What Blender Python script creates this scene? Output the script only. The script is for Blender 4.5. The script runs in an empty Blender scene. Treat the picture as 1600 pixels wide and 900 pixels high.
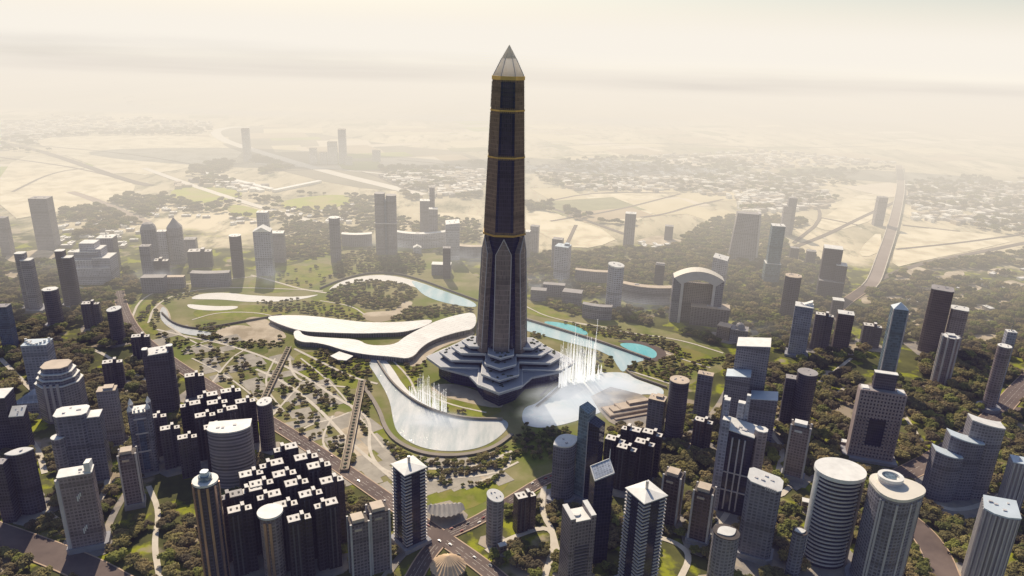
import bpy, bmesh, math, random
from mathutils import Vector, Matrix
random.seed(11)
R = math.radians
scene = bpy.context.scene
col = scene.collection

# ------------------------------------------------------------------ camera
CAM_H = 600.0
FPX = 1111.0
PITCH, ROLL = R(18.9), R(1.76)
_r, _u = Vector((1, 0, 0)), Vector((0, math.sin(PITCH), math.cos(PITCH)))
FW = Vector((0, math.cos(PITCH), -math.sin(PITCH)))
RI = _r * math.cos(ROLL) + _u * math.sin(ROLL)
UP = _u * math.cos(ROLL) - _r * math.sin(ROLL)
CAM = Vector((0, 0, CAM_H))
cd = bpy.data.cameras.new('camera'); cam = bpy.data.objects.new('camera', cd); col.objects.link(cam)
cam.matrix_world = Matrix(((RI.x, UP.x, -FW.x, 0), (RI.y, UP.y, -FW.y, 0), (RI.z, UP.z, -FW.z, CAM_H), (0, 0, 0, 1)))
cd.sensor_fit = 'HORIZONTAL'; cd.sensor_width = 36.0; cd.lens = 36.0 * FPX / 1600.0
cd.clip_start = 1.0; cd.clip_end = 90000.0
scene.camera = cam

def ray(px, py):
    return FW * FPX + RI * (px - 800) + UP * (450 - py)
def at(px, py, z=0.0):
    d = ray(px, py); t = (z - CAM_H) / d.z
    return Vector((d.x * t, d.y * t, z))
def proj(p):
    v = Vector(p) - CAM; w = v.dot(FW)
    return (800 + FPX * v.dot(RI) / w, 450 - FPX * v.dot(UP) / w, w)
VP = (700.0, 3700.0)
def place(tx, ty, by, w):
    """ground point, height and metric width of a tower from roof centre, base row and silhouette width"""
    bx = tx + (VP[0] - tx) * (by - ty) / (VP[1] - ty)
    g = at(bx, by); d = ray(tx, ty); t = g.y / d.y
    top = CAM + d * t
    return g, max(3.0, top.z), w * t

# ------------------------------------------------------------------ object helpers
def tag(o, label=None, cat=None, group=None, kind=None):
    if label: o['label'] = label
    if cat: o['category'] = cat
    if group: o['group'] = group
    if kind: o['kind'] = kind
    return o
def empty(name, loc, rz=0.0):
    o = bpy.data.objects.new(name, None); col.objects.link(o)
    o.location = loc; o.rotation_euler = (0, 0, rz); o.empty_display_size = 5
    return o

class MB:
    def __init__(s): s.v = []; s.f = []; s.uv = []; s.sm = []
    def vert(s, p): s.v.append(tuple(p)); return len(s.v) - 1
    def face(s, pts, uvs=None, smooth=False):
        i = [s.vert(p) for p in pts]; s.f.append(i)
        s.uv.extend(uvs if uvs else [(p[0], p[1]) for p in pts]); s.sm.append(smooth)
    def prism(s, poly, z0, z1, top=True, bottom=False, smooth=False):
        """poly counter-clockwise; z1 number or function (x,y)->z"""
        zt = z1 if callable(z1) else (lambda x, y: z1)
        zb = z0 if callable(z0) else (lambda x, y: z0)
        n = len(poly); u = 0.0
        for k in range(n):
            a, b = poly[k], poly[(k + 1) % n]
            L = math.hypot(b[0] - a[0], b[1] - a[1])
            za, zc = zt(*a), zt(*b); ya, yb = zb(*a), zb(*b)
            s.face([(a[0], a[1], ya), (b[0], b[1], yb), (b[0], b[1], zc), (a[0], a[1], za)],
                   [(u, ya), (u + L, yb), (u + L, zc), (u, za)], smooth)
            u += L
        if top: s.face([(p[0], p[1], zt(*p)) for p in poly])
        if bottom: s.face([(p[0], p[1], zb(*p)) for p in reversed(poly)])
    def box(s, x, y, z, w, d, h, rz=0.0, bottom=False):
        s.prism(xform(rect(w, d), x, y, rz), z, z + h, bottom=bottom)
    def loft(s, rings, cap=True, smooth=False):
        """rings: list of equal-length lists of 3d points"""
        n = len(rings[0]); per = 0
        for a, b in zip(rings[:-1], rings[1:]):
            u = 0.0
            for k in range(n):
                k2 = (k + 1) % n
                L = (Vector(a[k2]) - Vector(a[k])).length
                s.face([a[k], a[k2], b[k2], b[k]], [(u, a[k][2]), (u + L, a[k2][2]), (u + L, b[k2][2]), (u, b[k][2])], smooth)
                u += L
        if cap: s.face(list(rings[-1]))
    def tube(s, pts, r0, r1=None, n=6):
        r1 = r0 if r1 is None else r1
        rings = []
        for i, p in enumerate(pts):
            a = Vector(pts[max(0, i - 1)]); b = Vector(pts[min(len(pts) - 1, i + 1)])
            t = (b - a).normalized(); e = t.orthogonal().normalized(); g = t.cross(e)
            rr = r0 + (r1 - r0) * i / (len(pts) - 1)
            rings.append([Vector(p) + (e * math.cos(6.2832 * k / n) + g * math.sin(6.2832 * k / n)) * rr for k in range(n)])
        s.loft(rings, cap=True)
    def build(s, name, mat, parent=None, loc=None):
        me = bpy.data.meshes.new(name)
        me.from_pydata(s.v, [], s.f)
        l = me.uv_layers.new(name='UVMap')
        flat = [c for t in s.uv for c in t]
        l.data.foreach_set('uv', flat)
        me.polygons.foreach_set('use_smooth', s.sm)
        me.materials.append(mat)
        me.update()
        o = bpy.data.objects.new(name, me); col.objects.link(o)
        if parent: o.parent = parent
        if loc is not None: o.location = loc
        return o

def rect(w, d): return [(-w / 2, -d / 2), (w / 2, -d / 2), (w / 2, d / 2), (-w / 2, d / 2)]
def circle(rx, ry=None, n=28):
    ry = rx if ry is None else ry
    return [(rx * math.cos(6.28318 * k / n), ry * math.sin(6.28318 * k / n)) for k in range(n)]
def chamfer(w, d, c):
    return [(-w/2+c, -d/2), (w/2-c, -d/2), (w/2, -d/2+c), (w/2, d/2-c), (w/2-c, d/2), (-w/2+c, d/2), (-w/2, d/2-c), (-w/2, -d/2+c)]
def lens(w, d, n=10):
    p = []
    for k in range(n): t = -1 + 2 * k / n; p.append((t * w / 2, -d / 2 * (1 - t * t)))
    for k in range(n): t = 1 - 2 * k / n; p.append((t * w / 2, d / 2 * (1 - t * t)))
    return p
def dshape(w, d, n=14):
    """flat back, bowed front"""
    p = [(w / 2, d / 2), (-w / 2, d / 2)]
    for k in range(n + 1):
        t = -1 + 2 * k / n; p.append((t * w / 2, d / 2 - d * .35 - d * .65 * math.sqrt(max(0, 1 - t * t * .82))))
    return p
def arcslab(w, d, bow, n=14):
    a = [(w * (k / n - .5), -bow * (1 - (2 * k / n - 1) ** 2)) for k in range(n + 1)]
    b = [(x, y + d) for x, y in reversed(a)]
    return a + b
def xform(poly, dx=0, dy=0, rz=0, sx=1.0, sy=None):
    sy = sx if sy is None else sy
    c, s_ = math.cos(rz), math.sin(rz)
    return [(dx + x * sx * c - y * sy * s_, dy + x * sx * s_ + y * sy * c) for x, y in poly]
def ccw(poly):
    a = sum(poly[k][0] * poly[(k + 1) % len(poly)][1] - poly[(k + 1) % len(poly)][0] * poly[k][1] for k in range(len(poly)))
    return poly if a > 0 else poly[::-1]
def chaikin(p, it=2, closed=True):
    for _ in range(it):
        q = []
        n = len(p)
        for k in range(n if closed else n - 1):
            a, b = p[k], p[(k + 1) % n]
            q.append((a[0] * .75 + b[0] * .25, a[1] * .75 + b[1] * .25))
            q.append((a[0] * .25 + b[0] * .75, a[1] * .25 + b[1] * .75))
        if not closed: q = [p[0]] + q + [p[-1]]
        p = q
    return p
def inside(x, y, poly):
    r = False; n = len(poly); j = n - 1
    for i in range(n):
        xi, yi = poly[i][0], poly[i][1]; xj, yj = poly[j][0], poly[j][1]
        if (yi > y) != (yj > y) and x < (xj - xi) * (y - yi) / (yj - yi) + xi: r = not r
        j = i
    return r

# ------------------------------------------------------------------ materials
def newmat(name):
    m = bpy.data.materials.new(name); m.use_nodes = True
    nt = m.node_tree
    return m, nt, nt.nodes['Principled BSDF'], nt.nodes, nt.links
def math_node(nt, op, a, b=None, clamp=False):
    n = nt.nodes.new('ShaderNodeMath'); n.operation = op; n.use_clamp = clamp
    for i, x in enumerate((a, b)):
        if x is None: continue
        if isinstance(x, (int, float)): n.inputs[i].default_value = x
        else: nt.links.new(x, n.inputs[i])
    return n.outputs[0]
def mixc(nt, fac, a, b):
    n = nt.nodes.new('ShaderNodeMix'); n.data_type = 'RGBA'
    for sock, x in ((n.inputs['Factor'], fac), (n.inputs[6], a), (n.inputs[7], b)):
        if isinstance(x, (int, float)): sock.default_value = x
        elif isinstance(x, tuple): sock.default_value = (*x, 1)
        else: nt.links.new(x, sock)
    return n.outputs[2]
def noise(nt, scale, detail=4, rough=.55, vec=None, out=0):
    n = nt.nodes.new('ShaderNodeTexNoise'); n.inputs['Scale'].default_value = scale
    n.inputs['Detail'].default_value = detail; n.inputs['Roughness'].default_value = rough
    if vec is None:
        g = nt.nodes.new('ShaderNodeNewGeometry'); vec = g.outputs['Position']
    nt.links.new(vec, n.inputs['Vector'])
    return n.outputs[out]
def ramp(nt, fac, stops):
    n = nt.nodes.new('ShaderNodeValToRGB'); nt.links.new(fac, n.inputs[0])
    e = n.color_ramp.elements
    while len(e) < len(stops): e.new(.5)
    for i, (p, c) in enumerate(stops):
        e[i].position = p; e[i].color = (*c, 1) if isinstance(c, tuple) else (c, c, c, 1)
    return n.outputs[0]
def plain(name, colr, rough=.7, var=.25, scale=.05, metal=0.0, spec=.5):
    m, nt, b, N, L = newmat(name)
    f = noise(nt, scale, 5, .6)
    f = ramp(nt, f, [(.3, 0.0), (.7, 1.0)])
    lo = tuple(c * (1 - var) for c in colr); hi = tuple(min(.95, c * (1 + var)) for c in colr)
    L.new(mixc(nt, f, lo, hi), b.inputs['Base Color'])
    b.inputs['Roughness'].default_value = rough; b.inputs['Metallic'].default_value = metal
    b.inputs['Specular IOR Level'].default_value = spec
    return m
def facade(name, wall, glass, floor=4.5, bay=5.0, vr=.4, ur=.3, grough=.25, spec=.5, soft_=True):
    """storeys and bays over the wall's unrolled UVs; each window gets its own tone"""
    m, nt, b, N, L = newmat(name)
    uv = N.new('ShaderNodeUVMap'); sp = N.new('ShaderNodeSeparateXYZ'); L.new(uv.outputs[0], sp.inputs[0])
    oi = N.new('ShaderNodeObjectInfo'); rnd_ = oi.outputs['Random']
    jit = math_node(nt, 'ADD', math_node(nt, 'MULTIPLY', math_node(nt, 'FRACT', math_node(nt, 'MULTIPLY', rnd_, 7.31)), .7), .75)
    u = math_node(nt, 'DIVIDE', math_node(nt, 'MULTIPLY', sp.outputs[0], jit), bay); v = math_node(nt, 'DIVIDE', sp.outputs[1], floor)
    fu = math_node(nt, 'FRACT', u); fv = math_node(nt, 'FRACT', v)
    win = math_node(nt, 'MULTIPLY', math_node(nt, 'GREATER_THAN', fu, ur), math_node(nt, 'GREATER_THAN', fv, vr))
    cmb = N.new('ShaderNodeCombineXYZ')
    L.new(math_node(nt, 'FLOOR', u), cmb.inputs[0]); L.new(math_node(nt, 'FLOOR', v), cmb.inputs[1])
    wn = N.new('ShaderNodeTexWhiteNoise'); wn.noise_dimensions = '2D'; L.new(cmb.outputs[0], wn.inputs['Vector'])
    glass = tuple(g_ * .38 + w_ * .62 * .72 for g_, w_ in zip(glass, wall)) if soft_ else glass
    g = mixc(nt, wn.outputs['Value'], tuple(c * .7 for c in glass), tuple(min(1, c * 1.3) for c in glass))
    w1 = noise(nt, .035, 5, .65)
    w = mixc(nt, ramp(nt, w1, [(.3, 0.0), (.72, 1.0)]), tuple(c * .72 for c in wall), tuple(min(.9, c * 1.25) for c in wall))
    # plant floors read as darker belts; each wing gets its own tone
    mech = math_node(nt, 'LESS_THAN', math_node(nt, 'FRACT', math_node(nt, 'ADD', math_node(nt, 'DIVIDE', sp.outputs[1], floor * 15.0), rnd_)), .09)
    base = mixc(nt, math_node(nt, 'MULTIPLY', mech, .55), mixc(nt, win, w, g), tuple(c * .45 for c in wall))
    mu = N.new('ShaderNodeMix'); mu.data_type = 'RGBA'; mu.blend_type = 'MULTIPLY'; mu.inputs['Factor'].default_value = 1
    L.new(base, mu.inputs[6]); L.new(mixc(nt, rnd_, (.70, .73, .84), (1.18, 1.16, 1.16)), mu.inputs[7])
    L.new(mu.outputs[2], b.inputs['Base Color'])
    rr = N.new('ShaderNodeMapRange'); L.new(win, rr.inputs[0]); rr.inputs[3].default_value = .75; rr.inputs[4].default_value = grough
    L.new(rr.outputs[0], b.inputs['Roughness'])
    b.inputs['Specular IOR Level'].default_value = spec
    return m
DG = (.045, .045, .065)
FAC = {
 'dark':  facade('dark_facade', (.105, .09, .11), (.04, .036, .058), 4.5, 4.0),
 'brown': facade('brown_facade', (.12, .085, .082), (.04, .03, .042), 5.0, 4.5),
 'umber': facade('umber_facade', (.062, .047, .055), (.026, .021, .034), 5.0, 4.5),
 'grey':  facade('grey_facade', (.28, .265, .285), (.09, .088, .115), 4.5, 5.0),
 'pale':  facade('pale_facade', (.45, .45, .49), (.17, .18, .23), 5.0, 5.0),
 'pink':  facade('pinkish_facade', (.32, .26, .25), (.10, .085, .10), 4.5, 5.0),
 'blue':  facade('blue_glass_facade', (.16, .20, .27), (.07, .10, .16), 4.5, 3.0, .2, .15, .15),
 'teal':  facade('teal_glass_facade', (.22, .28, .31), (.12, .19, .23), 5.0, 3.5, .18, .12, .15),
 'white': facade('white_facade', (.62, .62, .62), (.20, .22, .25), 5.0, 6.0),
 'stripe': facade('striped_facade', (.40, .37, .385), (.055, .055, .085), 500.0, 4.6, .0, .45),
 'band':  facade('banded_facade', (.33, .30, .325), (.05, .048, .08), 5.2, 500.0, .45, .0),
 'navy':  facade('navy_glass_facade', (.045, .045, .085), (.02, .022, .055), 4.5, 3.0, .15, .12, .12),
 'stone': facade('stone_facade', (.34, .27, .21), (.10, .08, .07), 4.0, 5.0),
}
ROOF = plain('white_roof', (.78, .77, .74), .6, .12, .09)
ROOFT = plain('tan_roof', (.56, .46, .36), .7, .15, .05)
ROOFG = plain('grey_roof', (.34, .32, .32), .7, .15, .05)
ROOFD = plain('dark_roof', (.085, .07, .065), .8, .25, .08)
ROOFB = plain('pale_blue_roof', (.62, .70, .76), .4, .08, .05)
ROOFS = {'white': ROOF, 'tan': ROOFT, 'grey': ROOFG, 'dark': ROOFD, 'blue': ROOFB}
TRIM = plain('pale_trim', (.55, .52, .52), .55, .1, .05)
TRIMD = plain('dark_trim', (.10, .09, .10), .5, .15, .05)
PLINTH = plain('plinth_stone', (.34, .34, .37), .8, .18, .03)
HATCH = plain('dark_hatch', (.05, .045, .045), .8, .1, .1)
METAL = plain('brushed_metal', (.45, .45, .47), .35, .1, .1, .8)
APTROOF = plain('apartment_terrace', (.74, .71, .67), .75, .16, .09)
DARKGLASS = plain('dark_glass', (.03, .033, .05), .12, .2, .05)
# ------------------------------------------------------------------ buildings
BUILDINGS = []      # (x, y, radius, phrase)
CATS = {}
def start(tx, ty, by, w, rz, phrase, cat='tower', name='tower_block', group=None, k=1.0):
    g, H, W = place(tx, ty, by, w)
    root = empty(name, g, R(rz)); tag(root, phrase, cat, group)
    BUILDINGS.append((g.x, g.y, W * .62 * k, phrase))
    return root, H, W

def walls(root, poly, z0, z1, mat, smooth=False, name='wall'):
    m = MB(); m.prism(poly, z0, z1, top=True, smooth=smooth); return m.build(name, mat, root)
def roofcap(root, poly, z, mat, t=1.2, grow=1.015, name='roof'):
    m = MB(); q = xform(poly, 0, 0, 0, grow)
    if callable(z): m.prism(q, lambda x, y: z(x / grow, y / grow) + .02, lambda x, y: z(x / grow, y / grow) + t, bottom=True)
    else: m.prism(q, z + .02, z + t, bottom=True)
    return m.build(name, mat, root)
def roofplant(root, W, H, spots, mat=None, fac=None):
    for (x, y, w, d, h) in spots:
        m = MB(); m.box(x * W, y * W, H + 1.1, w * W, d * W, h); o = m.build('plant_room', FAC[fac] if fac else PLINTH, root)
        c = MB(); c.box(x * W, y * W, H + 1.15 + h, w * W + .8, d * W + .8, .7, bottom=True); c.build('lid', mat or ROOF, o)

def tower(root, poly, H, fac='dark', roof='white', slant=(0, 0), setbacks=None, fins=0, bands=0, piers=0, pfac=TRIM,
          plant=None, W=1, podium=0, podh=8, spire=0, finmat=None, smooth=False, lip=1.2):
    zt = lambda x, y: H + slant[0] * x + slant[1] * y
    sl = abs(slant[0]) + abs(slant[1]) > 0
    fm = FAC[fac]
    if podium:
        m = MB(); m.prism(xform(poly, 0, 0, 0, podium), 0, podh); m.build('podium', PLINTH, root)
    base = podh - .5 if podium else 0
    lv = setbacks or [(0, 1, 1)]
    for i, (a, b, s) in enumerate(lv):
        q = xform(poly, 0, 0, 0, s); last = i == len(lv) - 1
        z0 = base if a == 0 else H * a + .5
        z1 = zt if (sl and last) else H * b
        walls(root, q, z0, z1, fm, smooth)
        roofcap(root, q, z1, ROOFS[roof], t=lip)
    q = xform(poly, 0, 0, 0, lv[0][2]); zz = zt if (sl and len(lv) == 1) else (lambda x, y: H * lv[0][1])
    if fins or bands:
        n = len(q)
        if fins:
            m = MB()
            for k in range(n):
                a, b = q[k], q[(k + 1) % n]; L = math.hypot(b[0] - a[0], b[1] - a[1]); c = max(1, int(round(L / fins)))
                ang = math.atan2(b[1] - a[1], b[0] - a[0])
                for j in range(c):
                    t = (j + .5) / c; x, y = a[0] + (b[0] - a[0]) * t, a[1] + (b[1] - a[1]) * t
                    m.prism(xform(rect(1.3, 1.8), x, y, ang), base, zz(x, y) - .6)
            m.build('fin_cladding', finmat or TRIM, root)
        if bands:
            m = MB(); z = base + bands
            while z < H * lv[0][1] - 3:
                m.prism(xform(q, 0, 0, 0, 1.045), z, z + bands * .34, bottom=True); z += bands
            m.build('slab_edging', finmat or TRIM, root)
    if piers:
        n = len(q)
        for k in range(n):
            m = MB(); x, y = q[k]; m.prism(xform(rect(piers, piers), x * .99, y * .99, .0), base, zz(x, y) + 2.4); m.build('corner_pier', pfac, root)
    if roof not in ('dark',) and H > 40 and W > 14:
        rg = random.Random(int(H * 100)); q0 = xform(poly, 0, 0, 0, lv[-1][2] * .62)
        xs, ys = [c[0] for c in q0], [c[1] for c in q0]
        for _ in range(4):
            x, y = rg.uniform(min(xs), max(xs)), rg.uniform(min(ys), max(ys))
            if not inside(x, y, q0): continue
            zz_ = (zt(x, y) if sl else H) + lip - .1
            m = MB(); m.box(x, y, zz_, rg.uniform(.05, .11) * W, rg.uniform(.05, .08) * W, rg.uniform(.8, 1.6)); m.build('plant_unit', TRIM, root)
    if plant: roofplant(root, W, H, plant, ROOFS[roof])
    if spire:
        m = MB(); m.tube([(0, 0, H + 1), (0, 0, H + spire * .5), (0, 0, H + spire)], 1.2, .25); m.build('spire', METAL, root)

def sil(rz, dr):  # silhouette factor of a rotated box
    a = R(rz); return abs(math.cos(a)) + dr * abs(math.sin(a))
def box(tx, ty, by, w, rz, phrase, dr=.9, group=None, name='tower_block', cat='tower', **o):
    root, H, W = start(tx, ty, by, w, rz, phrase, cat, name, group)
    b = W / sil(rz, dr); tower(root, rect(b, b * dr), H, W=b, **o); return root
def rnd(tx, ty, by, w, rz, phrase, dr=1.0, n=28, group=None, name='round_tower', **o):
    root, H, W = start(tx, ty, by, w, rz, phrase, 'tower', name, group)
    tower(root, circle(W / 2, W / 2 * dr, n), H, W=W, smooth=n > 12, **o); return root
def lensb(tx, ty, by, w, rz, phrase, dr=.6, **o):
    root, H, W = start(tx, ty, by, w, rz, phrase, 'tower', 'curved_tower')
    tower(root, lens(W, W * dr), H, W=W, smooth=False, **o); return root
def chamf(tx, ty, by, w, rz, phrase, dr=.95, c=.2, **o):
    root, H, W = start(tx, ty, by, w, rz, phrase, 'tower', 'tower_block')
    b = W / (sil(rz, dr) * .93); tower(root, chamfer(b, b * dr, b * c), H, W=b, **o); return root

def apt(tx, ty, by, w, rz, phrase, group=None, roof='white', fac='brown', flip=1):
    """apartment block: two wings and a stair core, pale roof terraces cut by dark light wells"""
    root, H, W = start(tx, ty, by, w, rz, phrase, 'apartment block', 'apartment_block', group)
    L = W / sil(rz, .55)
    A = [(-.5, -.27), (.06, -.27), (.06, .27), (-.5, .27)]; B = [(.2, -.2), (.5, -.2), (.5, .2), (.2, .2)]; C = [(.05, -.16), (.21, -.16), (.21, .16), (.05, .16)]
    if flip < 0: A, B, C = [[(-x, y) for x, y in reversed(p)] for p in (A, B, C)]
    for i, p in enumerate((A, B, C)):
        q = [(x * L, y * L) for x, y in p]; h = (H - 2.0, H - 4.0, H + 3.0)[i]
        walls(root, q, 0, h, FAC[fac], name='stair_core' if i == 2 else 'wing')
        cx = sum(a for a, _ in q) / 4; cy = sum(b for _, b in q) / 4
        roofcap(root, q, h, ROOFD, t=.6, grow=1.0, name='parapet')
        m = MB(); m.prism([(cx + (a - cx) * .93, cy + (b - cy) * .92) for a, b in q], h + .62, h + 1.0); r = m.build('roof', APTROOF if roof == 'white' else ROOFG, root)
        if i < 2:
            for k in ((-.13, .12) if i == 0 else (0,)):
                m = MB(); m.box(cx + k * L, cy, h + 1.03, L * .085, L * .13, .6); m.build('light_well', HATCH, r)
        # recessed balcony strips down the wing ends
    m = MB()
    for sx in (-.32, -.12):
        for sy in (-1, 1):
            m.box(sx * L * flip, sy * (.27 * L + .5), 3, L * .07, 1.2, H - 8)
    m.build('bay_window', TRIMD, root)
    return root

def pyramid(tx, ty, by, w, rz, phrase, group):
    """square tower, deep balcony stacks wrapping each corner, low pyramid roof and mast"""
    root, H, W = start(tx, ty, by, w, rz, phrase, 'tower', 'balcony_tower', group)
    b = W / sil(rz, 1.0); h = b / 2
    m = MB(); m.prism(rect(b * 1.28, b * 1.28), 0, 6); m.build('podium', PLINTH, root)
    walls(root, rect(b * .94, b * .94), 5.5, H - 1, FAC['navy'])
    for sx in (-1, 1):
        for sy in (-1, 1):
            m = MB(); z = 9.0
            while z < H - 4:
                m.box(sx * (h - b * .14), sy * (h - b * .14), z, b * .31, b * .31, 1.5, bottom=True)
                z += 4.6
            m.build('corner_balcony', TRIM, root)
            m = MB(); m.box(sx * (h - b * .15), sy * (h - b * .15), 5.6, b * .24, b * .24, H - 8); m.build('corner_core', FAC['dark'], root)
    m = MB(); q = rect(b * 1.06, b * 1.06); top = (0, 0, H + b * .13)
    m.prism(q, H - 1.2, H, top=False, bottom=True)
    for k in range(4): m.face([(*q[k], H), (*q[(k + 1) % 4], H), top])
    r = m.build('roof', ROOF, root)
    m = MB(); m.prism(circle(1.7, n=10), H + b * .1, H + b * .42); m.build('mast', METAL, root)
    return root

APTG = 'brown apartment blocks packed together with white roof terraces'
# ---- big apartment cluster, lower left of centre
k_ = 0
where = {(446,697):'at the far corner, next to the road', (478,711):'second along the roadside edge', (498,724):'third along the roadside edge',
 (518,747):'at the roadside corner nearest the white pyramid tower', (424,722):'in the second row behind the roadside', (444,737):'in the middle of the pack, upper row',
 (463,751):'in the middle of the pack, facing the road', (485,768):'third from the near corner', (509,784):'at the near right corner',
 (408,752):'in the left half of the pack', (420,771):'just above the white disc roof', (446,785):'right of the white disc roof', (467,806):'at the near edge beside the disc roof',
 (392,737):'behind the half round grey tower', (390,762):'on the left side of the pack', (374,792):'at the left edge beside the striped shaft', (360,771):'with a greyer terrace, tucked at the far left edge'}
for (x, y), s_ in where.items():
    apt(x, y, y + 100, 41, 27, 'brown apartment block ' + s_, APTG, fac='umber', flip=-1 if (x + y) % 3 == 0 else 1, roof='grey' if x == 360 else 'white')
where2 = {(297,629):'at its left corner', (320,646):'on its left edge', (324,615):'in its back row, left', (339,626):'at its centre', (334,664):'next to the half round grey tower',
 (355,637):'in its right middle', (360,608):'at its far corner', (383,624):'at its right corner beside the slim round tower'}
for (x, y), s_ in where2.items():
    apt(x, y, y + 68, 34, 27, 'dark apartment block of the smaller pack, ' + s_, 'dark apartment blocks in the smaller pack', fac='umber', flip=-1 if y % 2 else 1)
for x, y, s_ in ((244,648,'touching the grey gothic tower'), (265,666,'second from the grey gothic tower'), (292,680,'lowest of three in a line')):
    apt(x, y, y + 62, 32, 27, 'stepped apartment block ' + s_, 'apartment blocks in a line of three', fac='dark')
where3 = {(987,668):'at its back', (1020,674):'at its right corner', (962,684):'at its left corner', (1008,689):'on its right front', (980,697):'at its front'}
for (x, y), s_ in where3.items():
    apt(x, y, y + 66, 35, -24, 'maroon apartment block of the lakeside pack, ' + s_, 'maroon apartment blocks by the lake', fac='umber', flip=-1 if x % 2 else 1)
apt(821, 771, 826, 37, 24, 'lone brown apartment block beside the slanted round tower', fac='brown')
apt(1100, 655, 698, 32, -25, 'short brown apartment block behind the cluster of fins', fac='brown')
apt(303, 584, 617, 32, 25, 'dark apartment block alone above the smaller pack', fac='dark')
apt(175, 563, 606, 32, 25, 'low dark block with a split white roof among trees', fac='dark')
apt(219, 523, 560, 29, 20, 'dark block with white roof beside the park road', fac='dark')
apt(141, 472, 511, 27, 15, 'dark block with notched white roof in woodland', fac='dark')
apt(247, 405, 432, 32, 15, 'dark block with cross shaped white roof, near mist', fac='dark')
apt(312, 390, 416, 38, 15, 'wide dark block with patchwork white roof', fac='dark')
apt(1289, 490, 545, 30, -20, 'left half of a dark block pair with split roof', fac='dark')
apt(1364, 507, 541, 30, -18, 'low dark block beside the tall glass point', fac='dark')

PYR = 'white roofed balcony towers with a mast'
pyramid(639, 727, 846, 55, 40, 'balcony tower with white pyramid roof beside the road', PYR)
pyramid(1010, 768, 915, 61, 30, 'balcony tower with cream pyramid roof in front', PYR)

# ---- foreground, left to right
box(-8, 616, 695, 46, 14, 'white roofed block cut by the left frame edge', fac='dark', dr=.9)
box(28, 643, 700, 24, 14, 'small block with triangular white roof beside it', fac='dark', slant=(0, .5))
lensb(30, 706, 800, 40, 20, 'dark tower with white leaf shaped roof', fac='dark', dr=.45, slant=(.08, .1))
box(-2, 722, 812, 22, 10, 'plain dark block at the extreme left', fac='dark', roof='grey')
def finned_slab():
    root, H, W = start(118, 737, 853, 54, 22, 'broad pinkish tower with white roof and raised fin', 'tower')
    b = W / sil(22, .55)
    tower(root, chamfer(b, b * .55, b * .05), H, 'pink', W=b, podium=1.25)
    m = MB(); m.prism(xform(rect(b * .17, b * .5), b * .39, 0), H + 1.1, lambda x, y: H + 12 - y * .25); m.build('roof_fin', ROOF, root)
    m = MB(); m.prism(circle(b * .09, n=14), 5, H - 3); o = m.build('corner_column', TRIM, root); o.location = (-b * .5, -b * .2, 0)
    for z in (H * .25, H * .68):
        for i in (0, 1, 2):
            m = MB(); m.box(-b * .02 + i * b * .05, -b * .285, z + i * 3, b * .035, 1.4, 7 - i); m.build('facade_panel', ROOF, root)
finned_slab()
def speckled():
    root, H, W = start(112, 643, 748, 54, 18, 'bulky speckled grey tower with stepped white roof', 'tower')
    b = W / sil(18, .75)
    tower(root, chamfer(b, b * .75, b * .13), H, 'grey', W=b)
    q = xform(rect(b * .42, b * .55), b * .66, 0); walls(root, q, 0, H * .93, FAC['grey'], name='side_wing'); roofcap(root, q, H * .93, ROOF, grow=1.0)
    q = xform(circle(b * .22, n=20), -b * .45, -b * .32); walls(root, q, 0, H * .72, FAC['grey'], True, name='round_bay'); roofcap(root, q, H * .72, ROOF, grow=1.0)
speckled()
def octa():
    root, H, W = start(88, 570, 648, 62, 12, 'stepped grey octagonal tower with flat tan top', 'tower', 'stepped_tower')
    b = W
    for i, (s, h, c) in enumerate(((1.0, .70, .3), (.88, .80, .28), (.76, .90, .26), (.62, 1.0, .22))):
        q = chamfer(b * s, b * s * .9, b * s * c * .9); walls(root, q, 0 if i == 0 else H * (.70, .70, .80, .90)[i], H * h, FAC['grey'])
        roofcap(root, q, H * h, ROOFT if i == 3 else ROOF, t=1.5)
    for x in (-.16, -.02, .12):
        m = MB(); m.box(x * b, -b * .455, 4, b * .06, 2, H * .72); m.build('pilaster', TRIM, root)
octa()
def lattice():
    root, H, W = start(45, 613, 640, 44, 15, 'low hall with pale glass lattice roof', 'hall', 'exhibition_hall')
    q = [(-W*.5, -W*.3), (W*.5, -W*.35), (W*.5, W*.3), (W*.1, W*.36)]
    walls(root, q, 0, H * .6, FAC['pale'])
    m = MB(); ap = (W*.25, W*.1, H * 1.2)
    for k in range(4): m.face([(*q[k], H * .6 + .1), (*q[(k+1) % 4], H * .6 + .1), ap])
    m.build('roof', LATT, root)
LATT = facade('lattice_glass', (.7, .74, .76), (.38, .47, .55), 6, 6, .25, .25)
lattice()
box(167, 608, 692, 31, 18, 'slim grey tower with thin tan roof', fac='grey', roof='tan', dr=.7, plant=[(.1, 0, .5, .5, 3)])
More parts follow.
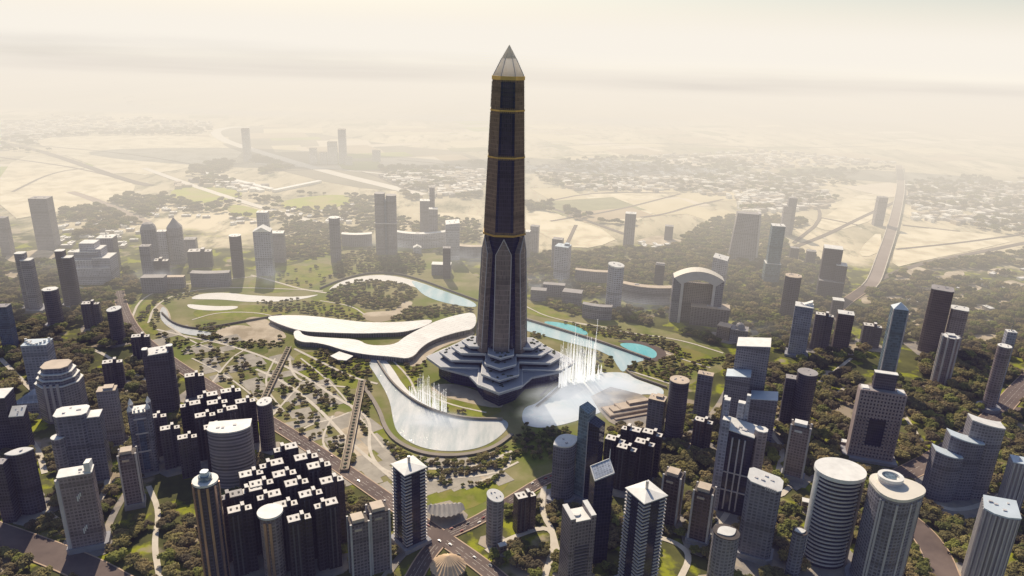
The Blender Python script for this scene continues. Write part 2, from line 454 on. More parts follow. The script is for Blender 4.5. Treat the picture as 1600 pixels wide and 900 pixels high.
def gothic():
    root, H, W = start(218, 640, 732, 40, 24, 'grey gothic tower with crown of white pinnacles', 'tower', 'crowned_tower')
    b = W / sil(24, .9)
    tower(root, rect(b * .86, b * .8), H, 'grey', W=b)
    for sx in (-1, 1):
        for sy in (-1, 1):
            m = MB(); m.prism(chamfer(b * .22, b * .22, b * .05), 0, H + 5); o = m.build('corner_turret', FAC['grey'], root); o.location = (sx * b * .4, sy * b * .38, 0)
            m = MB(); q = circle(b * .12, n=8); m.prism(q, H + 5.05, H + 7); m.loft([[(x, y, H + 7) for x, y in q], [(x * .1, y * .1, H + 14) for x, y in q]]); p = m.build('pinnacle', ROOF, o)
    for x in (-.2, 0, .2):
        m = MB(); m.box(x * b, -b * .41, H + 1.2, b * .09, 2, 5); m.build('crown_merlon', ROOF, root)
    for z in (.36, .66, .9):
        m = MB(); m.box(0, -b * .40, H * z, b * .6, 2.4, 2.2); m.build('string_course', TRIM, root)
    m = MB(); m.box(0, -b * .4, 6, b * .3, 1.6, H * .82); m.build('glass_bay', FAC['blue'], root)
gothic()
def capped(tx, ty, by, w, rz, phrase, fac='pink', roof='white', dr=.85, **o):
    root, H, W = start(tx, ty, by, w, rz, phrase)
    b = W / sil(rz, dr)
    tower(root, rect(b, b * dr), H - 4, fac, W=b, roof='dark', piers=b * .1, **o)
    m = MB(); m.box(-b * .04, 0, H - 2.8, b * .66, b * dr * .78, 4.5); m.build('crown_box', ROOFS[roof], root)
    m = MB(); m.box(-b * .1, -b * dr * .5 - .6, H - 12, b * .4, 1.2, 3); m.build('sign_band', ROOFS[roof], root)
    return root
capped(198, 703, 789, 31, 24, 'slim pinkish tower with tan box crown in greenery', 'pink', 'tan', podium=1.2)
def shaft():
    root, H, W = start(321, 752, 912, 38, 0, 'tall round tower with copper stripes and glass lantern', 'tower', 'round_tower')
    tower(root, circle(W / 2, n=24), H, 'dark', W=W, lip=2.5)
    for k in range(10):
        a = 6.2832 * k / 10 + .2
        m = MB(); m.prism(xform(rect(2.0, 2.6), math.cos(a) * W * .5, math.sin(a) * W * .5, a), 2, H - 1); m.build('copper_rib', COPPER, root)
    m = MB(); m.prism(chamfer(W * .46, W * .46, W * .1), H + 2.6, H + 8); l = m.build('lantern', FAC['teal'], root)
    m = MB(); m.prism(chamfer(W * .3, W * .3, W * .06), H + 8.05, H + 13); m.build('lantern_top', ROOFB, l)
COPPER = plain('copper_cladding', (.52, .34, .26), .35, .15, .06, .5)
shaft()
def halfround():
    root, H, W = start(358, 668, 752, 63, 14, 'half round grey tower with flat white roof', 'tower', 'curved_tower')
    tower(root, dshape(W, W * .62), H, 'band', W=W, bands=0, lip=2)
halfround()
rnd(413, 628, 700, 23, 0, 'slim dark cylinder beside the garden plots', fac='dark', slant=(.1, .15))
def disc():
    root, H, W = start(422, 800, 905, 39, 0, 'pinkish round tower under a white disc roof', 'tower', 'round_tower')
    tower(root, circle(W * .42, n=28), H - 2, 'pink', W=W, smooth=True)
    m = MB(); m.prism(circle(W * .5, n=32), H - 1, H + 1.5, bottom=True); m.build('disc_roof', ROOF, root)
    for a in (-100, -75):
        m = MB(); m.prism(xform(rect(3.5, 3), math.cos(R(a)) * W * .42, math.sin(R(a)) * W * .42, R(a)), 2, H - 6); m.build('glazed_strip', COPPER, root)
disc()
TW = 'twin square towers with box crowns'
for x, y, b_, w_, s_ in ((559, 808, 898, 36, 'nearer'), (590, 790, 886, 38, 'farther')):
    r_ = capped(x, y, b_, w_, 26, s_ + ' of twin square pinkish towers beside the pyramid tower', 'pink', 'tan'); r_['group'] = TW
rnd(774, 775, 848, 27, 0, 'slender cylinder with steeply slanted white roof', fac='grey', slant=(-.25, .15))
def leafroof():
    root, H, W = start(884, 690, 778, 43, 24, 'bowed tower with white leaf roof by the lake', 'tower', 'curved_tower')
    tower(root, lens(W, W * .7), H, 'grey', W=W, slant=(.12, .12), lip=2, podium=1.35, podh=5)
    m = MB(); m.prism(xform(lens(W, W * .7), 0, 0, 0, .94), lambda x, y: H - 9 + .12 * x + .12 * y, lambda x, y: H - 6 + .12 * x + .12 * y); m.build('glazed_strip', FAC['teal'], root)
leafroof()
def shard():
    root, H, W = start(927, 634, 778, 36, -30, 'teal glass tower rising to a curved blade', 'tower', 'glass_tower')
    b = W
    q = [(-b*.5, -b*.35), (-b*.02, -b*.42), (b*.02, b*.3), (-b*.42, b*.35)]
    walls(root, q, 0, lambda x, y: H - (x + b * .5) * .45 - abs(y + b*.1) * .05, FAC['teal'], name='front_blade')
    q2 = [(b*.0, -b*.40), (b*.5, -b*.3), (b*.5, b*.3), (b*.03, b*.3)]
    walls(root, q2, 0, lambda x, y: H * .87 - max(0, x) ** 1.5 * .1, FAC['navy'], name='rear_blade')
    m = MB(); m.box(-b*.01, -b*.38, 2, 1.6, 2.2, H * .86); m.build('edge_fin', TRIM, root)
    m = MB(); m.prism(rect(b * 1.3, b), 0, 7); m.build('podium', PLINTH, root)
shard()
def screen():
    root, H, W = start(941, 735, 872, 35, 12, 'dark navy tower with sloping pale lattice screen', 'tower', 'glass_tower')
    b = W / sil(12, .8)
    q = rect(b, b * .8); zt = lambda x, y: H + .35 * x + .42 * y
    walls(root, q, 0, zt, FAC['navy'])
    m = MB(); m.prism(xform(q, 0, 0, 0, 1.02), lambda x, y: zt(x, y) + .1, lambda x, y: zt(x, y) + .8, bottom=True)
    s = m.build('lattice_screen', LATT2, root)
    m = MB()
    zz = lambda x, y: (x, y, zt(x, y) + 1.0)
    c = [(-b*.5,-b*.4), (b*.5,-b*.4), (b*.5,b*.4), (-b*.5,b*.4)]
    for k in range(4):
        m.tube([zz(*c[k]), zz(*c[(k+1) % 4])], .8)
    m.tube([zz(b*.5, b*.4), (b*.5, b*.4, zt(b*.5, b*.4) + 14)], .7, .3)
    m.build('screen_frame', ROOF, s)
LATT2 = facade('screen_lattice', (.62, .66, .70), (.30, .36, .43), 2.4, 2.4, .22, .22)
screen()
def horns():
    root, H, W = start(905, 800, 912, 52, 20, 'pink tower with two white horns on its roof', 'tower', 'horned_tower')
    b = W / sil(20, .8)
    walls(root, rect(b * .62, b * .74), 0, H - 4, FAC['pink']); roofcap(root, rect(b * .62, b * .74), H - 4, ROOF, t=1)
    for sx in (-1, 1):
        q = xform(rect(b * .2, b * .8), sx * b * .405, 0)
        o = walls(root, q, 0, lambda x, y: H + 1 + (y + b*.4) * .12, FAC['pink'], name='side_wing')
        roofcap(root, q, lambda x, y: H + 1 + (y + b*.4) * .12, ROOF, t=.9, grow=1.0)
    m = MB(); z = 4
    while z < H * .62:
        m.box(0, -b * .385, z, b * .5, 1.4, 1.6); z += 4.4
    m.build('louvre_screen', TRIMD, root)
    m = MB(); m.prism(circle(b * .17, n=18), H - 2.9, H - 1); o = m.build('roof_disc', ROOF, root); o.location = (-b*.1, b*.05, 0)
horns()
capped(1054, 737, 815, 35, -28, 'brown tower with tan stepped crown behind the cream pyramid', 'brown', 'tan')
capped(1102, 761, 845, 37, -26, 'brown tower with cream roof slab and corner piers', 'brown', 'tan', podium=1.25)
def vesica(tx, ty, by, w, rz, phrase, fac):
    root, H, W = start(tx, ty, by, w, rz, phrase, 'tower', 'round_tower')
    tower(root, circle(W * .5, W * .42, 28), H, fac, W=W, slant=(-.12, .08), roof='dark', smooth=True)
    m = MB(); m.prism(lens(W * .86, W * .5), lambda x, y: H - .12 * x + 1.3 + .08 * y, lambda x, y: H - .12 * x + 2.4 + .08 * y); m.build('leaf_panel', ROOF, root)
vesica(1135, 832, 918, 44, 25, 'round grey tower with white leaf on a dark roof', 'grey')
vesica(1250, 831, 900, 23, 10, 'thin round tower with tiny white oval roof', 'grey')
def sawtooth():
    root, H, W = start(1196, 750, 866, 62, -24, 'grey tower with notched saw tooth white roof', 'tower')
    b = W / sil(24, .7)
    tower(root, chamfer(b, b * .7, b * .12), H, 'grey', W=b, slant=(-.16, .1), podium=1.15)
    for k in range(6):
        m = MB(); x = b * (.05 + .055 * k); m.box(x, -b * .335, H - .16 * x - 4 , b * .03, 2.4, 4.5); m.build('roof_tooth', TRIM, root)
sawtooth()
def fincluster():
    root, H, W = start(1158, 668, 792, 72, -24, 'cluster of slim cream fins around a dark tower', 'tower', 'finned_tower')
    b = W
    tower(root, rect(b * .62, b * .5), H, 'navy', W=b, slant=(-.12, .1))
    for (x, y, w_, d_, dh) in ((-.42, .18, .07, .12, 34), (-.36, .02, .12, .16, 36), (-.30, -.2, .16, .18, 14), (-.08, .34, .15, .14, 26), (.04, .36, .08, .1, 38)):
        q = xform(rect(b * w_, b * d_), b * x, b * y)
        o = walls(root, q, 0, H + dh, FAC['pale'], name='fin_tower'); roofcap(root, q, H + dh, ROOF, grow=1.0)
    q = xform(chamfer(b * .26, b * .26, b * .07), b * .42, -b * .08)
    walls(root, q, 0, H + 6, FAC['pink'], name='octagonal_turret'); roofcap(root, q, H + 6, ROOF, grow=1.0)
    for x in (-.12, .02, .14):
        m = MB(); m.box(x * b, -b * .26, 6, b * .03, 3, H * .88); m.build('mullion', TRIM, root)
    for z in (.28, .5):
        m = MB(); m.box(0, -b * .257, H * z, b * .6, 2.2, 1.6); m.build('string_course', TRIM, root)
fincluster()
box(1028, 622, 674, 31, -25, 'plain grey block by the terrace', fac='grey', roof='tan', dr=.8, plant=[(.1, .1, .4, .4, 3)])
rnd(1062, 594, 682, 30, 0, 'brown cylinder with tan roof beside the lake tip', fac='dark', roof='tan')
box(1103, 584, 652, 27, -22, 'dark slab tower with tan roof near lake pools', fac='grey', roof='tan', dr=.6)
def lightsteps():
    root, H, W = start(1178, 537, 660, 52, -20, 'three stepped grey blocks with bluish white roofs', 'office block', 'stepped_block')
    b = W
    for (x, y, w_, d_, h, rf) in ((0, .1, .95, .75, 1.0, ROOF), (-.3, -.55, .7, .55, .70, ROOFB), (.5, -.75, .75, .6, .52, ROOFB)):
        q = xform(rect(b * w_, b * d_), b * x, b * y); zt = lambda X, Y, h=h, x=x: H * h + (X - x * b) * .14
        walls(root, q, 0, zt, FAC['grey'], name='stepped_volume'); roofcap(root, q, zt, rf, grow=1.0)
    BUILDINGS.append((root.location.x, root.location.y - b*.6, b*.8, 'three stepped grey blocks with bluish white roofs'))
lightsteps()
def griddy():
    root, H, W = start(1379, 610, 715, 66, -16, 'broad slab with punched dots and a dark square recess', 'office block', 'slab_block')
    b = W / sil(16, .3); d = b * .3
    walls(root, rect(b * .98, d * .92), 0, H - 1, FAC['dark'], name='glass_core')
    # perforated front screen made of mullions and transoms around a big opening
    n, mz = 13, 20; cw = b / n; ch = H / mz
    for side in (-1, 1):
        m = MB(); y = side * (d * .5 + .2)
        for i in range(n + 1):
            x = -b / 2 + i * cw
            if 4 <= i <= 9 and side < 0:
                m.box(x, y, 0, cw * .5, 2.4, ch * 4.6); m.box(x, y, ch * 12.5, cw * .5, 2.4, H - ch * 12.5)
            else: m.box(x, y, 0, cw * .5, 2.4, H)
        for j in range(mz + 1):
            z = j * ch - ch * .25
            if 4.6 < j < 12.5 and side < 0:
                for sx in (-1, 1): m.box(sx * (b / 2 - cw * 2.0), y - .15 * -side, max(.1, z), cw * 4.0, 2.1, ch * .5)
            else: m.box(0, y, max(.1, z), b, 2.1, ch * .5)
        m.build('perforated_screen', PINKW, root)
    m = MB(); m.box(0, -d * .47, ch * 4.6, cw * 5, 1, ch * 7.9); m.build('recess_glass', FAC['navy'], root)
    for sx in (-1, 1):
        m = MB(); m.box(sx * (b * .5 + .8), 0, 0, 1.6, d + 2.4, H); m.build('end_wall', PINKW, root)
    roofcap(root, rect(b, d), H + .1, ROOFG, t=.8, grow=1.02)
    m = MB(); m.box(b * .02, d * .3, H + .95, b * .5, d * .5, H * .22); p = m.build('penthouse', FAC['dark'], root)
    m = MB(); m.box(b * .02, d * .3, H * 1.22 + 1, b * .52, d * .56, 1); m.build('penthouse_roof', ROOF, p)
    for sx in (-1, 1):
        m = MB(); m.box(sx * b * .4, 0, H + .95, b * .16, d * .7, 2); m.build('plant_room', ROOF, root)
    m = MB(); m.prism(rect(b * 1.25, d * 2), 0, 5); m.build('podium', PLINTH, root)
PINKW = plain('pinkish_concrete', (.36, .29, .28), .7, .12, .05)
griddy()
capped(1253, 661, 747, 33, -26, 'lone dark pink slab with thin white crown', 'pink', 'white', dr=.6, podium=1.25)
def bandcyl():
    root, H, W = start(1312, 738, 870, 76, 0, 'big round tower striped with white balcony bands', 'tower', 'round_tower')
    q = circle(W * .47, W * .40, 36)
    walls(root, q, 0, H, FAC['navy'], True); roofcap(root, q, H, ROOF, t=5, grow=1.08)
    m = MB(); z = 5
    arc = [(1.045 * W * .47 * math.cos(R(a)), 1.045 * W * .40 * math.sin(R(a))) for a in range(196, 316, 8)]
    inn = [(x * .94, y * .94) for x, y in reversed(arc)]
    while z < H - 3:
        m.prism(arc + inn, z, z + 2.1, bottom=True); z += 5.4
    m.build('balcony_band', TRIM, root)
    for a0, a1, mt, nm in ((316, 392, PINKW, 'blank_wall'), (176, 197, ROOF, 'lit_edge_strip')):  # white left strip puts the sunlit edge into colour and shape
        arc = [(1.06 * W * .47 * math.cos(R(a)), 1.06 * W * .40 * math.sin(R(a))) for a in range(a0, a1 + 1, 4)]
        m = MB(); m.prism(arc + [(x * .93, y * .93) for x, y in reversed(arc)], 0, H - .3); m.build(nm, mt, root)
bandcyl()
def ringtop():
    root, H, W = start(1400, 764, 912, 80, 0, 'rounded triangular tower topped by a white ring', 'tower', 'round_tower')
    pts = []
    for a in range(0, 360, 10):
        r = W * .5 * (1 + .10 * math.cos(3 * R(a) - R(0)))
        pts.append((r * math.cos(R(a)) * .95, r * math.sin(R(a)) * .85))
    walls(root, pts, 0, H, FAC['grey'], True); roofcap(root, pts, H, ROOFT2, t=3.5, grow=1.03)
    q = circle(W * .24, W * .22, 32); q2 = [(x * .68, y * .68) for x, y in q]
    cx, cy = -W * .06, W * .16
    m = MB(); m.prism(xform(q, cx, cy, 0, .9), H + 3.4, H + 8); dr_ = m.build('ring_drum', TRIM, root)
    m = MB(); n = len(q)
    o1 = [(cx + x, cy + y) for x, y in q]; i1 = [(cx + x, cy + y) for x, y in q2]
    m.prism(o1, H + 8.1, H + 11.5, top=False, bottom=True)
    for k in range(n):
        k2 = (k + 1) % n
        m.face([(*o1[k], H + 11.5), (*o1[k2], H + 11.5), (*i1[k2], H + 11.5), (*i1[k], H + 11.5)])
        m.face([(*i1[k], H + 11.5), (*i1[k2], H + 11.5), (*i1[k2], H + 8.4), (*i1[k], H + 8.4)])
    m.build('roof_ring', ROOF, dr_)
    m = MB(); m.prism(xform(chamfer(W*.2, W*.2, W*.05), cx, cy), H + 8.2, H + 10.4); m.build('ring_hatch', FAC['teal'], dr_)
    for a in (215, 222, 250, 285, 312, 319):
        r = W * .5 * (1 + .10 * math.cos(3 * R(a)))
        m = MB(); m.prism(xform(rect(2.2, 2.2), r * math.cos(R(a)) * .95, r * math.sin(R(a)) * .85, R(a)), 3, H - 4); m.build('vertical_rib', TRIM, root)
    m = MB(); m.prism(xform(pts, 0, 0, 0, 1.2), 0, 5); m.build('podium', PLINTH, root)
ROOFT2 = plain('warm_white_roof', (.74, .69, .60), .6, .06, .04)
ringtop()
def stepcurve():
    root, H, W = start(1520, 668, 778, 96, -14, 'three joined curved slabs stepping up to the right', 'office block', 'curved_block')
    b = W
    for (x, y, w_, h, bow) in ((.27, .12, .50, 1.0, .06), (-.02, .0, .52, .80, .08), (-.28, -.14, .42, .62, .08)):
        q = xform(arcslab(b * w_, b * .24, b * bow), b * x, b * y)
        zt = lambda X, Y, h=h, x=x: H * h - (X - x * b) * .16 + 2
        walls(root, q, 0, zt, FAC['grey'], name='curved_wing'); roofcap(root, q, zt, ROOFB if h < 1 else ROOF, t=1.6, grow=1.0)
stepcurve()
def finroof():
    root, H, W = start(1563, 793, 912, 56, -22, 'ribbed white tower with quarter round pale roof', 'tower', 'ribbed_tower')
    q = [(-W*.42, -W*.2), (-W*.2, -W*.36), (W*.1, -W*.42), (W*.42, -W*.36), (W*.42, W*.36), (-W*.36, W*.36)]
    tower(root, q, H, 'stripe', 'blue', W=W, fins=5.0, slant=(.05, .15), lip=2)
finroof()
box(1596, 720, 800, 34, -22, 'ribbed tower cut by the right frame edge', fac='stripe', roof='blue', dr=.9, fins=5)
rnd(1262, 582, 668, 30, 0, 'brown cylinder with tan disc roof in the woods', fac='dark', roof='grey')
box(1240, 590, 662, 26, -18, 'dark slab leaning on the brown cylinder', fac='dark', roof='grey', dr=.7)
rnd(1570, 541, 640, 19, 0, 'slim twin cylinder with cream roof by the motorway', fac='pink', podium=1.8)
box(1580, 518, 628, 16, -15, 'slim square tower behind the motorway cylinder', fac='pale', roof='white', spire=22)
def glasspoint():
    root, H, W = start(1406, 481, 612, 25, -14, 'tall bluish glass tower with a pointed roof', 'tower', 'glass_tower')
    b = W / sil(14, .9)
    walls(root, rect(b, b * .9), 0, H, FAC['teal'])
    m = MB(); q = rect(b * 1.05, b * .95)
    for k in range(4): m.face([(*q[k], H + .1), (*q[(k + 1) % 4], H + .1), (0, 0, H + b * .45)])
    m.build('roof', ROOFB, root)
    for sx in (-1, 1):
        m = MB(); m.box(sx * b * .5, -b * .45, 2, 2, 2, H - 3); m.build('corner_pier', TRIM, root)
glasspoint()
chamf(1473, 451, 547, 38, -30, 'taller of two dark towers with pink end wall', fac='brown', roof='grey', c=.12)
chamf(1500, 482, 548, 30, -30, 'shorter of two dark towers with pink end wall', fac='pink', roof='white', c=.12)
chamf(1486, 526, 600, 28, -22, 'octagonal tower with white ribs in woodland', fac='pink', c=.28, piers=3, plant=[(0, 0, .4, .4, 3)])
def prismroof():
    root, H, W = start(1257, 477, 554, 33, -22, 'pale green glass tower with tilted roof prism', 'tower', 'glass_tower')
    b = W / sil(22, .85)
    tower(root, rect(b, b * .85), H, 'pale', W=b, podium=1.3, podh=5)
    m = MB(); m.prism(xform(rect(b * .5, b * .4), b * .18, b * .1), H + 1.3, lambda x, y: H + 1.5 + max(0, b * .25 + (x - b * .2)) * .55); m.build('roof_prism', ROOF, root)
prismroof()
chamf(1240, 431, 493, 28, -20, 'grey brown tower with eight sided pale roof', fac='dark', roof='tan', c=.25)
def twostep():
    root, H, W = start(1306, 388, 462, 40, -20, 'dark stepped tower with two white roofs', 'tower', 'stepped_tower')
    b = W
    for (x, y, w_, d_, h, rf) in ((-.08, .1, .68, .6, 1.0, ROOF), (.30, -.1, .4, .5, .70, ROOF), (.02, -.2, .9, .5, .36, ROOFG)):
        q = xform(rect(b * w_, b * d_), b * x, b * y); walls(root, q, 0, H * h, FAC['dark'], name='stepped_volume'); roofcap(root, q, H * h, rf, grow=1.0)
twostep()
box(1310, 468, 492, 20, -18, 'small dark block with thin white roof rim', fac='dark')
box(1322, 489, 546, 28, -20, 'right half of a dark block pair, white roof', fac='brown', dr=.8)
box(1216, 352, 442, 22, -10, 'thin bluish glass tower in haze', fac='teal', dr=.9, setbacks=[(0, .36, 1.2), (.36, 1, 1)])
box(1239, 309, 366, 14, -10, 'far thin hazy tower, taller of a pair', fac='grey', roof='grey')
box(1231, 322, 366, 14, -10, 'far thin hazy tower, shorter of a pair', fac='grey', roof='grey')
box(1242, 387, 407, 15, -15, 'small dark hut tower behind the woods', fac='dark', roof='grey')
box(1268, 392, 413, 16, -15, 'stubby dark block in the right woods', fac='dark', roof='grey')
box(1379, 308, 352, 15, -8, 'far hazy tower beside the curved highway', fac='grey', roof='grey')
box(986, 333, 384, 19, -12, 'lone dark tower at the edge of sand fields', fac='grey', roof='white')
box(1046, 353, 374, 15, -12, 'short dark block at the woods edge', fac='dark', roof='grey')
def trapez():
    root, H, W = start(1168, 333, 404, 38, -12, 'tapered grey tower with pale edge in the woods', 'tower', 'tapered_tower')
    b = W
    m = MB(); q = rect(b * 1.0, b * .5); m.loft([[(x * 1.08, y, 0) for x, y in q], [(x * .86 + b * .02, y, H) for x, y in q]]); m.build('wall', FAC['grey'], root)
    m = MB(); m.loft([[(x * .12 + b * .56, y, 0) for x, y in q], [(x * .1 + b * .47, y, H + 4) for x, y in q]]); m.build('edge_wall', TRIM, root)
    roofcap(root, xform(rect(b * .84, b * .46), b * .02, 0), H + .05, ROOFG, grow=1.0)
trapez()
box(1127, 402, 448, 28, -24, 'pale block with slanted roof behind the arch', fac='pale', slant=(-.15, .1))
def archb():
    root, H, W = start(1092, 428, 502, 76, -8, 'grey arch shaped building with open middle', 'building', 'arch_building')
    b = W; d = b * .28
    for sx in (-1, 1):
        m = MB(); m.box(sx * b * .42, 0, 0, b * .17, d, H * .93); m.build('arch_leg', FAC['grey'], root)
        m = MB(); m.box(sx * b * .32, -d * .52, 0, b * .055, 2.5, H * .96); m.build('arch_rib', TRIM, root)
    n = 14; top = []; bot = []
    for k in range(n + 1):
        t = -1 + 2 * k / n; top.append((t * b * .5, H * .93 + H * .16 * (1 - t * t))); bot.append((t * b * .34, H * .80 + H * .12 * (1 - t * t)))
    m = MB()
    for k in range(n):
        (x0, a0), (x1, a1), (u0, c0), (u1, c1) = top[k], top[k + 1], bot[k], bot[k + 1]
        f, r = -d * .55, d * .55
        m.face([(u0, f, c0), (u1, f, c1), (x1, f, a1), (x0, f, a0)], [(u0, c0), (u1, c1), (x1, a1), (x0, a0)])
        m.face([(x0, r, a0), (x1, r, a1), (u1, r, c1), (u0, r, c0)]); m.face([(u1, f, c1), (u0, f, c0), (u0, r, c0), (u1, r, c1)])
    m.build('arch_span', TRIM, root)
    m = MB()
    for k in range(n):
        (x0, a0), (x1, a1) = top[k], top[k + 1]
        m.face([(x0, -d * .58, a0 + .3), (x1, -d * .58, a1 + .3), (x1, d * .58, a1 + .3), (x0, d * .58, a0 + .3)])
    m.build('roof', ROOFT2, root)
    m = MB(); m.box(0, d * .2, 0, b * .64, d * .3, H * .8); m.build('rear_screen', FAC['stone'], root)
archb()
def lowblock(tx, ty, by, w, rz, phrase, bow=.12, dr=.22, fac='grey', roof='grey', **o):
    root, H, W = start(tx, ty, by, w, rz, phrase, 'building', 'curved_slab', k=.9)
    q = arcslab(W, W * dr, W * bow) if bow else rect(W, W * dr)
    tower(root, ccw(q), H, fac, roof, W=W, **o); return root
lowblock(1110, 478, 506, 58, -14, 'low tan hall in front of the arch', 0, .45, 'stone', 'tan')
box(1133, 508, 528, 26, -30, 'square cream hall beside the domed building', fac='stone', roof='tan', name='low_hall', cat='building')
def mosque():
    root, H, W = start(1157, 505, 532, 26, -20, 'small grey domed building with a thin spire', 'building', 'domed_building')
    b = W; walls(root, rect(b, b * .8), 0, H * .7, FAC['grey']); roofcap(root, rect(b, b * .8), H * .7, ROOFG)
    m = MB(); q = circle(1, n=16)
    m.loft([[(x * b * .3 * math.cos(R(t)), y * b * .3 * math.cos(R(t)), H * .7 + 1.2 + b * .34 * math.sin(R(t))) for x, y in q] for t in (0, 25, 50, 70, 88)], smooth=True)
    d = m.build('dome', ROOFG, root)
    m = MB(); m.tube([(0, 0, H * .7 + b * .34), (0, 0, H * .7 + b * .75)], .8, .2); m.build('spire', METAL, d)
mosque()
box(880, 384, 436, 27, -20, 'white block tower with bluish roof corner', fac='pale', roof='blue', plant=[(.25, .15, .3, .3, 5)])
box(872, 373, 418, 19, -16, 'grey tower behind the white block tower', fac='grey', roof='grey')
def slopecyl():
    root, H, W = start(963, 415, 478, 25, -10, 'pale oval tower with tilted white roof', 'tower', 'round_tower')
    tower(root, circle(W * .5, W * .4, 24), H, 'pale', W=W, slant=(-.1, .12), lip=3, smooth=True)
slopecyl()
box(822, 361, 404, 16, -12, 'dark tower hugging the obelisk, nearer one', fac='grey', roof='white')
box(836, 353, 397, 15, -12, 'dark tower beyond the obelisk, farther one', fac='grey', roof='grey')
box(1032, 413, 446, 17, -16, 'dark narrow block among trees with flat cap', fac='dark', roof='grey', plant=[(0, 0, .9, .5, 2)])
lowblock(925, 424, 440, 52, -10, 'long low slab with tan roof behind pale oval tower', .05, .2, 'grey', 'tan')
lowblock(1011, 447, 472, 74, -12, 'long bowed slab with tan roof left of the arch', .12, .18, 'grey', 'tan')
lowblock(933, 478, 498, 46, -14, 'bowed low slab in mist above the pools', .1, .25, 'grey', 'grey')
lowblock(866, 444, 462, 34, -8, 'misty low slab right of the obelisk', 0, .35, 'grey', 'grey')
lowblock(895, 455, 474, 30, -14, 'misty low square block among haze wisps', 0, .6, 'grey', 'grey')
lowblock(842, 452, 468, 24, -8, 'misty low block touching the obelisk side', 0, .6, 'grey', 'grey')
# ---- middle distance behind the park
def gabled(tx, ty, by, w, rz, phrase, fac='pale', roof='white'):
    root, H, W = start(tx, ty, by, w, rz, phrase, 'tower', 'gabled_tower')
    b = W / sil(rz, .8); d = b * .8
    walls(root, rect(b, d), 0, H, FAC[fac])
    m = MB(); e = b * .52; f = d * .52; z = H + .1; zr = H + b * .28
    m.face([(-e, -f, z), (0, -f, zr), (0, f, zr), (-e, f, z)][::-1]); m.face([(e, -f, z), (e, f, z), (0, f, zr), (0, -f, zr)])
    m.face([(-e, -f, z), (e, -f, z), (0, -f, zr)]); m.face([(e, f, z), (-e, f, z), (0, f, zr)])
    m.build('roof', ROOFS[roof], root); return root
gabled(410, 360, 428, 29, 10, 'pale tower with white gable roof in mist')
box(410, 331, 400, 18, 8, 'pale thin tower behind the gable roof', fac='pale')
box(434, 363, 408, 21, 10, 'grey block with white roof right of the gable', fac='grey')
rnd(522, 340, 408, 17, 0, 'thin dark cylinder beside the tree grove', fac='grey')
def twinhazy():
    root, H, W = start(602, 302, 396, 34, 6, 'wide hazy twin tower behind the grove', 'tower', 'twin_tower')
    b = W
    for x, h in ((-.26, 1.0), (.26, .97)):
        q = xform(chamfer(b * .46, b * .5, b * .1), b * x, 0); walls(root, q, 0, H * h, FAC['grey'], name='half_tower'); roofcap(root, q, H * h, ROOFG, grow=1.0)
    m = MB(); m.box(0, 0, 0, b * .1, b * .4, H * .9); m.build('link', FAC['blue'], root)
    m = MB(); m.box(0, -b*.02, H * .52, b * 1.0, b * .56, 3); m.build('sky_deck', TRIM, root)
twinhazy()
box(664, 313, 374, 17, 6, 'hazy grey tower with bright cap, left of three', fac='grey')
box(677, 326, 380, 15, 6, 'hazy grey tower, lowest of three', fac='grey')
box(675, 293, 372, 9, 6, 'hazy needle tower, thinnest of three', fac='grey', roof='grey')
box(707, 347, 404, 24, 8, 'pale blue glass tower left of the obelisk', fac='pale', slant=(.1, .1))
box(698, 387, 434, 13, 6, 'dark shaded pillar tower near the canal', fac='dark', roof='grey')
lowblock(557, 366, 384, 46, 8, 'hazy bowed slab beyond the thin cylinder', .12, .25, 'grey', 'white')
lowblock(655, 362, 384, 84, 4, 'long hazy curved slab behind the pale glass tower', .2, .14, 'pale', 'white')
lowblock(735, 385, 402, 44, 0, 'hazy low slab touching the obelisk left side', .1, .25, 'grey', 'tan')
lowblock(690, 412, 428, 30, 0, 'hazy flat block behind the canal bend', 0, .5, 'grey', 'white')
gabled(652, 386, 396, 14, 10, 'tiny white gabled pavilion behind the grove', 'white')
# ---- left middle distance
box(63, 309, 388, 29, 8, 'tall plain grey tower alone in hazy sand', fac='grey', roof='grey', dr=.8)
box(2, 340, 398, 16, 8, 'grey tower at the far left edge', fac='grey', roof='grey')
def doublestep(tx, ty, by, w, rz, phrase, fac, s2=.72, dx=.3):
    root, H, W = start(tx, ty, by, w, rz, phrase, 'tower', 'stepped_tower')
    b = W
    for (x, w_, h) in ((-dx, .55, 1.0), (.18, .62, .90)):
        q = xform(chamfer(b * w_, b * w_, b * .1), b * x, -b * .1 if h < 1 else b * .1); walls(root, q, 0, H * h, FAC[fac], name='half_tower'); roofcap(root, q, H * h, ROOF, grow=1.0)
    m = MB(); m.prism(rect(b * 1.5, b * 1.3), 0, 6); m.build('podium', PLINTH, root)
doublestep(36, 396, 484, 26, 10, 'pair of joined grey shafts in the left woods', 'grey', dx=.2)
doublestep(100, 392, 480, 24, 12, 'pair of joined slim brown shafts by the ziggurat', 'dark', dx=.28)
def ziggurat():
    root, H, W = start(140, 380, 440, 62, 8, 'pale stepped ziggurat building with many terraces', 'building', 'terraced_building')
    b = W
    for (x, w_, d_, h) in ((0, .95, .55, .42), (-.12, .74, .5, .6), (.28, .42, .5, .66), (-.08, .55, .44, .80), (-.06, .36, .36, 1.0), (.12, .3, .4, .86)):
        q = xform(rect(b * w_, b * d_), b * x, b * (.3 - d_ * .5)); walls(root, q, 0, H * h, FAC['pale'], name='terrace_block'); roofcap(root, q, H * h, ROOF, grow=1.0)
ziggurat()
box(166, 370, 424, 27, 10, 'grey tower with thin antenna behind the ziggurat', fac='grey', spire=14)
